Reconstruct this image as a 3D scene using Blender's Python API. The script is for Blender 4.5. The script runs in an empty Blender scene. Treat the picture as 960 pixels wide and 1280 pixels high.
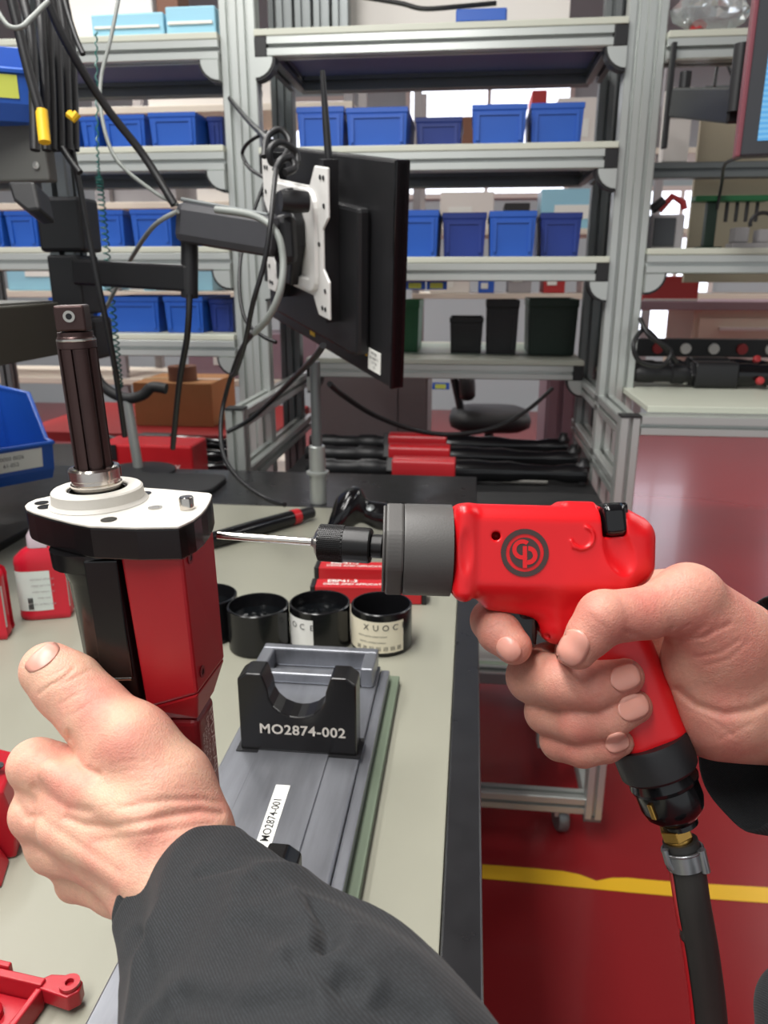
import bpy, bmesh, math, random
import numpy as np
from mathutils import Vector, Matrix
random.seed(7)
SC = bpy.context.scene
COL = SC.collection
# ------------------------------------------------------------------ camera
FPX = 960.0
PITCH = math.atan(295 / FPX)
YAW = math.radians(6.3633)
CAMZ = 1.47
FW = Vector((-math.sin(YAW) * math.cos(PITCH), math.cos(YAW) * math.cos(PITCH), -math.sin(PITCH)))
RT = Vector((math.cos(YAW), math.sin(YAW), 0))
UP = RT.cross(FW)
CAM = Vector((0, 0, CAMZ))
cd = bpy.data.cameras.new('camera'); cam = bpy.data.objects.new('camera', cd); COL.objects.link(cam)
m3 = Matrix((RT, UP, -FW)).transposed()
cam.matrix_world = Matrix.Translation(CAM) @ m3.to_4x4()
cd.sensor_fit = 'VERTICAL'; cd.sensor_height = 36.0; cd.sensor_width = 27.0
cd.lens = 36.0 * FPX / 1280.0
cd.clip_start = 0.01; cd.clip_end = 60
cd.dof.use_dof = True; cd.dof.focus_distance = 0.42; cd.dof.aperture_fstop = 16.0
SC.camera = cam
# ------------------------------------------------------------------ light
wd = bpy.data.worlds.new('world'); SC.world = wd; wd.use_nodes = True
bg = wd.node_tree.nodes['Background']; bg.inputs[0].default_value = (0.93, 0.97, 1.0, 1); bg.inputs[1].default_value = 0.75
def area(name, loc, size, power, col=(1, 0.985, 0.955), rot=(0, 0, 0)):
    l = bpy.data.lights.new(name, 'AREA'); l.shape = 'RECTANGLE'; l.size, l.size_y = size
    l.energy = power; l.color = col
    o = bpy.data.objects.new(name, l); COL.objects.link(o); o.location = loc; o.rotation_euler = rot
    return o
area('ceiling_lamp_bench', (-0.50, 0.05, 3.0), (0.40, 2.4), 86)
area('ceiling_lamp_aisle', (3.1, 3.2, 3.6), (0.35, 5.0), 95)
area('ceiling_lamp_rack', (-1.9, 2.0, 3.6), (0.35, 5.0), 130)
area('ceiling_lamp_hall_left', (-2.6, 5.2, 3.6), (4.6, 0.5), 150)
area('ceiling_lamp_hall_right', (4.2, 5.2, 3.6), (2.4, 0.5), 90)
SC.view_settings.view_transform = 'Standard'; SC.view_settings.look = 'None'
SC.view_settings.exposure = -0.18; SC.view_settings.gamma = 1.0
SC.view_settings.use_curve_mapping = False
# ------------------------------------------------------------------ helpers
def ray(u, v): return FW + RT * ((u - 480) / FPX) + UP * ((640 - v) / FPX)
def P(u, v, d): return CAM + ray(u, v) * d            # point at image position u,v and camera depth d
def onY(u, v, Y): r = ray(u, v); return CAM + r * (Y / r.y)
def onZ(u, v, z): r = ray(u, v); return CAM + r * ((z - CAMZ) / r.z)
def onX(u, v, x): r = ray(u, v); return CAM + r * (x / r.x)
def lin(c):
    return tuple((x / 12.92 if x <= 0.04045 else ((x + 0.055) / 1.055) ** 2.4) for x in [k / 255 for k in c])
MATS = {}
def mat(name, rgb, rough=0.5, metal=0.0, var=0.0, vscale=30, bump=0.0, bscale=200, coat=0.0, emit=0.0, alpha=None, trans=0.0, spec=0.5, rvar=0.0, sss=0.0):
    """rgb is sRGB 0-255"""
    m = bpy.data.materials.new(name); m.use_nodes = True
    nt = m.node_tree; b = nt.nodes['Principled BSDF']; c = lin(rgb) + (1,)
    b.inputs['Base Color'].default_value = c; b.inputs['Roughness'].default_value = rough
    b.inputs['Metallic'].default_value = metal; b.inputs['Specular IOR Level'].default_value = spec
    if coat: b.inputs['Coat Weight'].default_value = coat; b.inputs['Coat Roughness'].default_value = 0.06
    if emit:
        b.inputs['Emission Color'].default_value = c; b.inputs['Emission Strength'].default_value = emit
    if trans: b.inputs['Transmission Weight'].default_value = trans
    if sss:
        b.inputs['Subsurface Weight'].default_value = sss; b.inputs['Subsurface Radius'].default_value = (1, 0.35, 0.2); b.inputs['Subsurface Scale'].default_value = 0.004
    tc = nt.nodes.new('ShaderNodeTexCoord')
    if var:
        n = nt.nodes.new('ShaderNodeTexNoise'); n.inputs['Scale'].default_value = vscale; n.inputs['Detail'].default_value = 5
        nt.links.new(tc.outputs['Object'], n.inputs['Vector'])
        mx = nt.nodes.new('ShaderNodeMix'); mx.data_type = 'RGBA'
        mx.inputs[6].default_value = tuple(min(1, k * (1 - var)) for k in c[:3]) + (1,)
        mx.inputs[7].default_value = tuple(min(1, k * (1 + var)) for k in c[:3]) + (1,)
        nt.links.new(n.outputs['Fac'], mx.inputs[0]); nt.links.new(mx.outputs[2], b.inputs['Base Color'])
        if rvar:
            mr = nt.nodes.new('ShaderNodeMapRange'); mr.inputs[3].default_value = max(0, rough - rvar); mr.inputs[4].default_value = rough + rvar
            nt.links.new(n.outputs['Fac'], mr.inputs[0]); nt.links.new(mr.outputs[0], b.inputs['Roughness'])
    if bump:
        n2 = nt.nodes.new('ShaderNodeTexNoise'); n2.inputs['Scale'].default_value = bscale; n2.inputs['Detail'].default_value = 4
        nt.links.new(tc.outputs['Object'], n2.inputs['Vector'])
        bp = nt.nodes.new('ShaderNodeBump'); bp.inputs['Strength'].default_value = bump; bp.inputs['Distance'].default_value = 0.002
        nt.links.new(n2.outputs['Fac'], bp.inputs['Height']); nt.links.new(bp.outputs[0], b.inputs['Normal'])
    MATS[name] = m
    return m
class MB:
    """collects geometry in world coordinates and builds ONE mesh object"""
    def __init__(s): s.v = []; s.f = []
    def add(s, vs, fs):
        o = len(s.v); s.v += [Vector(x) for x in vs]; s.f += [tuple(i + o for i in f) for f in fs]; return s
    def box(s, a, b, M=None):
        x0, y0, z0 = a; x1, y1, z1 = b
        vs = [Vector(q) for q in ((x0, y0, z0), (x1, y0, z0), (x1, y1, z0), (x0, y1, z0), (x0, y0, z1), (x1, y0, z1), (x1, y1, z1), (x0, y1, z1))]
        if M is not None: vs = [M @ q for q in vs]
        return s.add(vs, [(0, 3, 2, 1), (4, 5, 6, 7), (0, 1, 5, 4), (1, 2, 6, 5), (2, 3, 7, 6), (3, 0, 4, 7)])
    def prism(s, pts, M, h0, h1, pts2=None):
        """outline in local xy, extruded along local z from h0 to h1"""
        n = len(pts); p2 = pts2 or pts
        vs = [M @ Vector((x, y, h0)) for x, y in pts] + [M @ Vector((x, y, h1)) for x, y in p2]
        fs = [tuple(reversed(range(n))), tuple(range(n, 2 * n))] + [(i, (i + 1) % n, n + (i + 1) % n, n + i) for i in range(n)]
        return s.add(vs, fs)
    def lathe(s, prof, M, seg=32, cap=True):
        """profile [(r,z)...] about local z"""
        vs = []; fs = []
        for r, z in prof:
            for k in range(seg):
                a = 2 * math.pi * k / seg; vs.append(M @ Vector((r * math.cos(a), r * math.sin(a), z)))
        for i in range(len(prof) - 1):
            for k in range(seg):
                k2 = (k + 1) % seg
                fs.append((i * seg + k, i * seg + k2, (i + 1) * seg + k2, (i + 1) * seg + k))
        if cap:
            fs.append(tuple(reversed(range(seg)))); o = (len(prof) - 1) * seg; fs.append(tuple(range(o, o + seg)))
        return s.add(vs, fs)
    def tube(s, pts, r, seg=8, cap=True, close=False):
        pts = [Vector(p) for p in pts]; n = len(pts)
        rs = r if isinstance(r, (list, tuple)) else [r] * n
        vs = []; fs = []; prev = None
        for i, p in enumerate(pts):
            if close: t = (pts[(i + 1) % n] - pts[i - 1])
            else: t = (pts[min(i + 1, n - 1)] - pts[max(i - 1, 0)])
            t.normalize()
            if prev is None: a = t.orthogonal().normalized()
            else:
                a = prev - t * prev.dot(t)
                a = a.normalized() if a.length > 1e-6 else t.orthogonal().normalized()
            prev = a; b = t.cross(a)
            for k in range(seg):
                an = 2 * math.pi * k / seg; vs.append(p + (a * math.cos(an) + b * math.sin(an)) * rs[i])
        for i in range(n if close else n - 1):
            j = (i + 1) % n
            for k in range(seg):
                k2 = (k + 1) % seg; fs.append((i * seg + k, i * seg + k2, j * seg + k2, j * seg + k))
        if cap and not close:
            fs.append(tuple(reversed(range(seg)))); o = (n - 1) * seg; fs.append(tuple(range(o, o + seg)))
        return s.add(vs, fs)
    def build(s, name, m, parent=None, smooth=None, bevel=0, bseg=2, origin=None, sub=0, kind=None):
        me = bpy.data.meshes.new(name)
        if parent is not None: org = ORG[parent.name]
        elif origin is not None: org = Vector(origin)
        else:
            xs = [q.x for q in s.v]; ys = [q.y for q in s.v]; zs = [q.z for q in s.v]
            org = Vector(((min(xs) + max(xs)) / 2, (min(ys) + max(ys)) / 2, min(zs)))
        me.from_pydata([tuple(q - org) for q in s.v], [], s.f); me.update()
        bm = bmesh.new(); bm.from_mesh(me); bmesh.ops.recalc_face_normals(bm, faces=bm.faces); bm.to_mesh(me); bm.free()
        return link(name, me, m, parent, org, smooth, bevel, bseg, sub, kind)
ORG = {}
def link(name, me, m, parent=None, org=Vector((0, 0, 0)), smooth=None, bevel=0, bseg=2, sub=0, kind=None):
    o = bpy.data.objects.new(name, me); COL.objects.link(o)
    if isinstance(m, str): m = MATS[m]
    me.materials.append(m)
    if parent is not None: o.parent = parent
    else: o.location = org
    ORG[o.name] = Vector(org)
    if smooth:
        me.shade_smooth()
        if smooth < 180: me.set_sharp_from_angle(angle=math.radians(smooth))
    if bevel:
        md = o.modifiers.new('bevel', 'BEVEL'); md.width = bevel; md.segments = bseg; md.limit_method = 'ANGLE'; md.angle_limit = math.radians(35); md.harden_normals = False
    if sub:
        md = o.modifiers.new('sub', 'SUBSURF'); md.levels = sub; md.render_levels = sub
    if kind: o['kind'] = kind
    return o
def thing(name, label, cat, loc, group=None):
    o = bpy.data.objects.new(name, None); COL.objects.link(o); o.location = Vector(loc); o.empty_display_size = 0.02
    ORG[o.name] = Vector(loc); o['label'] = label; o['category'] = cat
    if group: o['group'] = group
    return o
def tag(o, label, cat, group=None):
    o['label'] = label; o['category'] = cat
    if group: o['group'] = group
    return o
def dup(root, delta, label=None, rotz=None):
    """copy of a thing, its parts and their sub-parts, moved by delta"""
    def rec(o, par):
        c = o.copy(); COL.objects.link(c)
        if par is not None: c.parent = par
        for ch in list(o.children): rec(ch, c)
        return c
    r = rec(root, None); r.location = root.location + Vector(delta)
    if rotz is not None: r.rotation_euler.z = rotz
    if label: r['label'] = label
    return r
def frame(o, x, y, z):
    """matrix from origin and three axis vectors"""
    M = Matrix.Identity(4)
    for i, a in enumerate((x, y, z)):
        for k in range(3): M[k][i] = a[k]
    for k in range(3): M[k][3] = o[k]
    return M
def axis_frame(o, z, xhint=Vector((1, 0, 0))):
    z = Vector(z).normalized(); x = Vector(xhint) - z * z.dot(Vector(xhint)); x.normalize(); y = z.cross(x)
    return frame(o, x, y, z)
def catmull(pts, n=8):
    pts = [Vector(p) for p in pts]; out = []
    for i in range(len(pts) - 1):
        p0 = pts[max(i - 1, 0)]; p1 = pts[i]; p2 = pts[i + 1]; p3 = pts[min(i + 2, len(pts) - 1)]
        for k in range(n):
            t = k / n
            out.append(0.5 * ((2 * p1) + (p2 - p0) * t + (2 * p0 - 5 * p1 + 4 * p2 - p3) * t * t + (3 * p1 - p0 - 3 * p2 + p3) * t ** 3))
    out.append(pts[-1]); return out
def rrect(w, h, r, n=4):
    o = []
    for cx, cy, a0 in ((w / 2 - r, h / 2 - r, 0), (-w / 2 + r, h / 2 - r, 90), (-w / 2 + r, -h / 2 + r, 180), (w / 2 - r, -h / 2 + r, 270)):
        for k in range(n + 1):
            a = math.radians(a0 + 90 * k / n); o.append((cx + r * math.cos(a), cy + r * math.sin(a)))
    return o
def text(name, body, M, size, m, parent, depth=0.0, align='CENTER', bold=False, spacing=1.0):
    """flat or slightly raised lettering converted to a mesh; M local xy is the writing plane"""
    cu = bpy.data.curves.new(name, 'FONT'); cu.body = body; cu.size = size; cu.align_x = align; cu.align_y = 'CENTER'; cu.extrude = depth; cu.resolution_u = 3
    cu.space_character = spacing
    if bold: cu.offset = size * (0.02 if bold is True else bold)
    to = bpy.data.objects.new(name, cu); COL.objects.link(to)
    dg = bpy.context.evaluated_depsgraph_get(); me = bpy.data.meshes.new_from_object(to.evaluated_get(dg))
    bpy.data.objects.remove(to); bpy.data.curves.remove(cu)
    org = ORG[parent.name]
    me.transform(Matrix.Translation(-org) @ M); me.materials.clear()
    return link(name, me, m, parent, org)
# ------------------------------------------------------------------ SDF modelling (smooth unions meshed by surface nets)
class SDF:
    def __init__(s, lo, hi, h):
        s.lo = np.array(lo, dtype=np.float32); s.h = h
        n = np.ceil((np.array(hi) - np.array(lo)) / h).astype(int) + 1; s.n = n
        s.g = [(s.lo[i] + h * np.arange(n[i], dtype=np.float32)) for i in range(3)]
        s.d = np.full(n, 1.0, dtype=np.float32) * 100
    def _sl(s, lo, hi):
        a = np.clip(np.floor((np.array(lo) - s.lo) / s.h).astype(int), 0, s.n); b = np.clip(np.ceil((np.array(hi) - s.lo) / s.h).astype(int) + 1, 0, s.n)
        sl = tuple(slice(int(a[i]), int(b[i])) for i in range(3))
        return sl, s.g[0][sl[0]][:, None, None], s.g[1][sl[1]][None, :, None], s.g[2][sl[2]][None, None, :]
    @staticmethod
    def smin(a, b, k):
        h = np.maximum(k - np.abs(a - b), 0) / k; return np.minimum(a, b) - h * h * k * 0.25
    def _cone(s, a, b, ra, rb, pad):
        a = np.array(a, dtype=np.float32); b = np.array(b, dtype=np.float32); r = max(ra, rb) + pad
        sl, X, Y, Z = s._sl(np.minimum(a, b) - r, np.maximum(a, b) + r)
        ab = b - a; L = float(ab @ ab) + 1e-12
        t = np.clip(((X - a[0]) * ab[0] + (Y - a[1]) * ab[1] + (Z - a[2]) * ab[2]) / L, 0, 1)
        d = np.sqrt((X - a[0] - t * ab[0]) ** 2 + (Y - a[1] - t * ab[1]) ** 2 + (Z - a[2] - t * ab[2]) ** 2) - (ra + (rb - ra) * t)
        return sl, d
    def cone(s, a, b, ra, rb, k=0.004):
        sl, d = s._cone(a, b, ra, rb, k + 3 * s.h); s.d[sl] = s.smin(s.d[sl], d, k)
    def chain(s, pts, rs, k=0.004):
        for i in range(len(pts) - 1): s.cone(pts[i], pts[i + 1], rs[i], rs[i + 1], k)
    def cut(s, a, b, ra, rb, k=0.002):
        sl, d = s._cone(a, b, ra, rb, k + 3 * s.h)
        s.d[sl] = -s.smin(-s.d[sl], d, k)
    def cutchain(s, pts, rs, k=0.002):
        for i in range(len(pts) - 1): s.cut(pts[i], pts[i + 1], rs[i], rs[i + 1], k)
    def _ell(s, M, rad, pad):
        Mi = np.array(M.inverted(), dtype=np.float32); R = max(rad) + pad; c = np.array(M.translation)
        sl, X, Y, Z = s._sl(c - R, c + R)
        q = [(Mi[i, 0] * X + Mi[i, 1] * Y + Mi[i, 2] * Z + Mi[i, 3]) for i in range(3)]
        return sl, q
    def ell(s, M, rad, k=0.004, sub=False):
        sl, q = s._ell(M, rad, k + 3 * s.h)
        k0 = np.sqrt(sum((q[i] / rad[i]) ** 2 for i in range(3))); k1 = np.sqrt(sum((q[i] / rad[i] ** 2) ** 2 for i in range(3))) + 1e-9
        d = k0 * (k0 - 1) / k1
        s.d[sl] = -s.smin(-s.d[sl], d, k) if sub else s.smin(s.d[sl], d, k)
    def rbox(s, M, half, r, k=0.001, sub=False, taper=None):
        """rounded box; half sizes include the rounding r"""
        R = math.sqrt(sum(x * x for x in half)); sl, q = s._ell(M, (R,), k + 3 * s.h)
        if taper: q[taper[0]] = q[taper[0]]; sc = 1 + taper[2] * q[taper[1]]; q[taper[0]] = q[taper[0]] / sc
        w = [np.abs(q[i]) - (half[i] - r) for i in range(3)]
        d = np.sqrt(sum(np.maximum(x, 0) ** 2 for x in w)) + np.minimum(np.maximum(np.maximum(w[0], w[1]), w[2]), 0) - r
        s.d[sl] = -s.smin(-s.d[sl], d, k) if sub else s.smin(s.d[sl], d, k)
    def mesh(s, name):
        d = s.d; n = s.n; ins = d < 0
        nx, ny, nz = n - 1
        cnt = np.zeros((nx, ny, nz), dtype=np.int8); 
        for i in (0, 1):
            for j in (0, 1):
                for k in (0, 1): cnt += ins[i:nx + i, j:ny + j, k:nz + k]
        act = (cnt > 0) & (cnt < 8); idx = np.full((nx, ny, nz), -1, dtype=np.int64)
        ci = np.argwhere(act); idx[act] = np.arange(len(ci))
        acc = np.zeros((len(ci), 3)); wt = np.zeros(len(ci))
        corners = [(i, j, k) for i in (0, 1) for j in (0, 1) for k in (0, 1)]
        val = {c: d[ci[:, 0] + c[0], ci[:, 1] + c[1], ci[:, 2] + c[2]] for c in corners}
        for c in corners:
            for ax in range(3):
                if c[ax] == 0:
                    e = list(c); e[ax] = 1; e = tuple(e); a = val[c]; b = val[e]; x = (a < 0) != (b < 0)
                    t = np.where(x, a / np.where(np.abs(a - b) < 1e-12, 1, a - b), 0)
                    p = np.tile(np.array(c, dtype=float), (len(ci), 1)); p[:, ax] += t
                    acc += p * x[:, None]; wt += x
        vs = s.lo + s.h * (ci + acc / wt[:, None]); quads = []
        for ax in range(3):
            o1, o2 = [(1, 2), (2, 0), (0, 1)][ax]
            a = [slice(1, n[i] - 1) for i in range(3)]; a[ax] = slice(0, n[ax] - 1); b = list(a); b[ax] = slice(1, n[ax])
            A = ins[tuple(a)]; B = ins[tuple(b)]
            for flip, msk in ((False, A & ~B), (True, ~A & B)):
                e = np.argwhere(msk)
                if len(e) == 0: continue
                off = np.array([1, 1, 1]); off[ax] = 0; e = e + off
                def g(d1, d2):
                    q = e.copy(); q[:, o1] -= d1; q[:, o2] -= d2; return idx[q[:, 0], q[:, 1], q[:, 2]]
                q = np.stack([g(1, 1), g(0, 1), g(0, 0), g(1, 0)], 1)
                quads.append(q[:, ::-1] if flip else q)
        q = np.concatenate(quads); q = q[(q >= 0).all(1)]
        return vs, q
def sdf_obj(s, name, m, parent, relax=2, post=None):
    vs, q = s.mesh(name)
    # light Laplacian relaxation removes the grid stepping
    for it in range(relax):
        acc = np.zeros_like(vs); c = np.zeros(len(vs))
        for a, b in ((0, 1), (1, 2), (2, 3), (3, 0)):
            np.add.at(acc, q[:, a], vs[q[:, b]]); np.add.at(acc, q[:, b], vs[q[:, a]]); np.add.at(c, q[:, a], 1); np.add.at(c, q[:, b], 1)
        lap = acc / np.maximum(c, 1)[:, None] - vs
        vs = vs + lap * (0.5 if it % 2 == 0 else -0.34)
    if post: vs = post(vs)
    org = ORG[parent.name]; me = bpy.data.meshes.new(name)
    me.vertices.add(len(vs)); me.vertices.foreach_set('co', (vs - np.array(org)).astype(np.float32).ravel())
    me.loops.add(len(q) * 4); me.loops.foreach_set('vertex_index', q.astype(np.int32).ravel())
    me.polygons.add(len(q)); me.polygons.foreach_set('loop_start', np.arange(0, len(q) * 4, 4, dtype=np.int32))
    me.update(calc_edges=True); me.validate(); me.shade_smooth()
    return link(name, me, m, parent, org)
# ------------------------------------------------------------------ materials
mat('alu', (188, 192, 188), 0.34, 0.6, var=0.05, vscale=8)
mat('alu_dark', (120, 124, 124), 0.4, 0.55, var=0.05)  # darker alu; puts shade into the colour of bench upright and rear profiles
mat('board', (196, 199, 184), 0.42, var=0.04, vscale=6)
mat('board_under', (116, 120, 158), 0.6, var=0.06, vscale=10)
mat('black_plastic', (24, 24, 26), 0.45, bump=0.05, bscale=300)
mat('black_gloss', (14, 14, 16), 0.16)
mat('black_rubber', (34, 34, 35), 0.6, var=0.2, vscale=40)
mat('bin_blue', (28, 82, 172), 0.42, var=0.06, vscale=15)
mat('bin_navy', (22, 50, 130), 0.45, var=0.06, vscale=15)
mat('bin_green', (20, 92, 50), 0.45)
mat('bin_darkgreen', (30, 52, 40), 0.5)
mat('white_paint', (228, 226, 222), 0.35, var=0.03)
mat('label_white', (232, 232, 226), 0.6)
mat('label_yellow', (206, 214, 92), 0.6)
mat('ink', (40, 40, 42), 0.7)
mat('yellow_tape', (240, 190, 30), 0.5)
mat('cardboard', (176, 124, 78), 0.8, var=0.08, vscale=20)
mat('red_plastic', (186, 30, 38), 0.35)
mat('cream', (222, 212, 196), 0.5)
mat('grey_panel', (128, 122, 122), 0.55, var=0.04)
mat('mauve', (150, 124, 134), 0.6)
mat('steel', (190, 186, 178), 0.25, 1.0)
mat('glass_clear', (230, 236, 236), 0.1, trans=0.8)
# floor: glossy red epoxy
fm = mat('floor_epoxy', (142, 34, 38), 0.26, var=0.08, vscale=1.6, coat=0.12, spec=0.4, bump=0.02, bscale=6)
# ------------------------------------------------------------------ room
def struct(mb, name, m, **k):
    o = mb.build(name, m, **k); o['kind'] = 'structure'; return o
fl = struct(MB().box((-7, -4, -0.1), (8, 9, 0.0)), 'floor', 'floor_epoxy')
mat('line_paint', (236, 186, 34), 0.35, var=0.06, vscale=4)
ln = MB()
xs = [i * 0.04 for i in range(-40, 90)]
def wob(x): return 0.004 * math.sin(x * 9) + (-0.022 * math.exp(-((x - 0.36) / 0.035) ** 2))
top = [(x, 1.662 + wob(x)) for x in xs]; bot = [(x, 1.612 + 0.003 * math.sin(7 * x + 1)) for x in xs]
for i in range(len(xs) - 1):
    a, b, c, d = bot[i], bot[i + 1], top[i + 1], top[i]
    ln.add([(a[0], a[1], 0.0015), (b[0], b[1], 0.0015), (c[0], c[1], 0.0015), (d[0], d[1], 0.0015)], [(0, 1, 2, 3)])
lo = ln.build('floor_line', 'line_paint', parent=fl)
mat('hall_wall', (178, 190, 194), 0.8, var=0.03, vscale=3)
struct(MB().box((-7, 8.8, 0), (8, 9, 4.6)), 'wall_back', 'hall_wall')
struct(MB().box((-7.2, -4, 0), (-7, 9, 4.6)), 'wall_left', 'hall_wall')
struct(MB().box((8, -4, 0), (8.2, 9, 4.6)), 'wall_right', 'hall_wall')
mat('ceiling_grey', (132, 132, 130), 0.9)
struct(MB().box((-7.2, -4, 4.6), (8.2, 9, 4.7)), 'ceiling', 'ceiling_grey')
# ------------------------------------------------------------------ slotted aluminium profile
def prof_outline(w, h, slot=0.010, dep=0.0165, mod=0.045):
    pts = []
    def side(L, fx):
        n = max(1, round(L / mod)); out = []
        for i in range(n):
            c = -L / 2 + (i + 0.5) * L / n
            out += [(c - slot / 2, 0), (c - slot / 2, dep), (c + slot / 2, dep), (c + slot / 2, 0)]
        return [fx(a, b) for a, b in out]
    r = 0.0025
    pts += [(-w / 2 + r, -h / 2)] + side(w, lambda a, b: (a, -h / 2 + b)) + [(w / 2 - r, -h / 2), (w / 2, -h / 2 + r)]
    pts += side(h, lambda a, b: (w / 2 - b, a)) + [(w / 2, h / 2 - r), (w / 2 - r, h / 2)]
    pts += side(w, lambda a, b: (-a, h / 2 - b)) + [(-w / 2 + r, h / 2), (-w / 2, h / 2 - r)]
    pts += side(h, lambda a, b: (-w / 2 + b, -a)) + [(-w / 2, -h / 2 + r)]
    return pts
def profile(name, p0, p1, parent, w=0.045, h=0.045, xh=(1, 0, 0), m='alu'):
    p0 = Vector(p0); p1 = Vector(p1); M = axis_frame(p0, p1 - p0, Vector(xh))
    return MB().prism(prof_outline(w, h), M, 0, (p1 - p0).length).build(name, m, parent)
def gusset(parent, x, z, sx, y0=2.075, y1=2.115, r=0.045):
    """ribbed quarter-round corner bracket under a shelf end"""
    pts = [(0, 0)] + [(sx * r * math.cos(a), -r * math.sin(a)) for a in [math.radians(k * 15) for k in range(7)]]
    M = frame(Vector((x, y0, z)), Vector((1, 0, 0)), Vector((0, 0, 1)), Vector((0, 1, 0)))
    g = MB().prism(pts, M, 0, y1 - y0).build('corner_bracket', 'alu', parent)
    rim = [(sx * (r + 0.006) * math.cos(a), -(r + 0.006) * math.sin(a)) for a in [math.radians(k * 15) for k in range(7)]]
    rim += [(sx * r * math.cos(a), -r * math.sin(a)) for a in [math.radians(90 - k * 15) for k in range(7)]]
    MB().prism(rim, M, 0.004, y1 - y0).build('bracket_rim', 'black_plastic', parent)
def shelf(parent, x0, x1, yf, yb, zt, lip=0.015, caps=True):
    MB().box((x0, yf, zt - lip), (x1, yb, zt)).build('shelf_board', 'board', parent, bevel=0.002)
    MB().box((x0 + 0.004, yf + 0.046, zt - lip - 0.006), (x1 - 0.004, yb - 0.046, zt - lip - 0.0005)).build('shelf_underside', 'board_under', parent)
    c = 0.032 if caps else 0.0
    profile('front_rail', (x0 + c, yf + 0.0225, zt - lip - 0.0225), (x1 - c, yf + 0.0225, zt - lip - 0.0225), parent, xh=(0, 1, 0))
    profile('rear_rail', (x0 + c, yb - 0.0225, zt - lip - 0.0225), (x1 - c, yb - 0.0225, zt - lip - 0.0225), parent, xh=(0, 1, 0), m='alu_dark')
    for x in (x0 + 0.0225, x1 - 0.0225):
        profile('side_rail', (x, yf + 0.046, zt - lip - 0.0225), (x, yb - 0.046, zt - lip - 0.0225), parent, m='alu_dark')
    if caps:
        for x, sx in ((x0, 1), (x1, -1)):
            a, b = sorted((x, x + sx * 0.031))
            MB().box((a, yf + 0.002, zt - lip - 0.045), (b, yf + 0.045, zt - lip - 0.0005)).build('end_cap', 'black_plastic', parent, bevel=0.002)
            gusset(parent, x, zt - lip - 0.046, sx, yf, yf + 0.04)
# ------------------------------------------------------------------ middle rack
RX0, RX1 = -0.5975, 0.3395       # post outer faces of the middle bay (inner ends of shelves)
rack = thing('storage_rack', 'middle slotted aluminium rack with three upper shelves and a lower table behind the drill', 'rack', (-0.12, 2.2, 0))
for x in (-0.575, 0.362):
    profile('post', (x, 2.1225, 0.09), (x, 2.1225, 2.75), rack)
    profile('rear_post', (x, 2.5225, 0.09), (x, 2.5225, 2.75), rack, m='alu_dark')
    profile('front_leg', (x + (0.0 if x > 0 else 0.02), 1.7825, 0.09), (x + (0.0 if x > 0 else 0.02), 1.7825, 1.165), rack)
    xx = x + (0.0 if x > 0 else 0.02)
    MB().box((xx - 0.0225, 1.758, 1.166), (xx + 0.0225, 1.80, 1.17)).build('end_cap', 'black_plastic', rack)
    profile('top_side_rail', (xx - (0.0 if x > 0 else 0), 1.806, 1.1425), (xx, 2.59, 1.1425), rack)
    profile('lower_side_rail', (xx, 1.806, 0.995), (xx, 2.59, 0.995), rack)
    profile('base_side_rail', (xx, 1.806, 0.115), (xx, 2.59, 0.115), rack)
    MB().box((xx - 0.0225, 1.77, 0.075), (xx + 0.0225, 1.86, 0.089)).build('caster_plate', 'alu_dark', rack)
    cx = xx - 0.075 if x > 0 else xx
    w = MB().lathe([(0.012, -0.014), (0.040, -0.014), (0.043, -0.008), (0.043, 0.008), (0.040, 0.014), (0.012, 0.014)], axis_frame(Vector((cx, 1.83, 0.0435)), (1, 0.2, 0)), 24).build('caster_wheel', 'alu_dark', rack, smooth=40)
    MB().box((cx - 0.02, 1.80, 0.06), (cx + 0.02, 1.86, 0.09)).build('caster_fork', 'alu', rack)
profile('base_front_rail', (-0.53, 1.795, 0.118), (0.345, 1.795, 0.118), rack, xh=(0, 1, 0), w=0.045, h=0.05)
profile('base_rear_rail', (-0.53, 2.56, 0.118), (0.345, 2.56, 0.118), rack, xh=(0, 1, 0))
profile('base_upright', (0.255, 2.02, 0.14), (0.238, 2.05, 0.42), rack)
for zt in (2.044, 1.781, 1.517):
    shelf(rack, -0.552, 0.3385, 2.08, 2.50, zt)
# table at the back of the middle bay
shelf(rack, -0.52, 0.345, 2.43, 3.1, 1.222)
MB().box((-0.3, 2.60, 1.2222), (0.21, 3.0, 1.2245)).build('table_mat', mat('mat_green', (150, 168, 152), 0.3, var=0.06, vscale=8), rack)
# lower tool board
MB().box((-0.52, 1.84, 0.905), (0.34, 2.52, 0.925)).build('tool_board', 'black_rubber', rack)
# ------------------------------------------------------------------ left rack
lrack = thing('storage_rack', 'left aluminium rack with four shelves behind the tangle of cables', 'rack', (-1.12, 2.2, 0))
for x in (-0.6205, -1.65):
    profile('post', (x, 2.1225, 0.0), (x, 2.1225, 2.75), lrack)
    profile('rear_post', (x, 2.62, 0.0), (x, 2.62, 2.75), lrack, m='alu_dark')
for zt in (2.041, 1.789, 1.545, 1.317):
    shelf(lrack, -1.627, -0.6435, 2.08, 2.50, zt, caps=False)
    gusset(lrack, -0.6435, zt - 0.061, -1)
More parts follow.
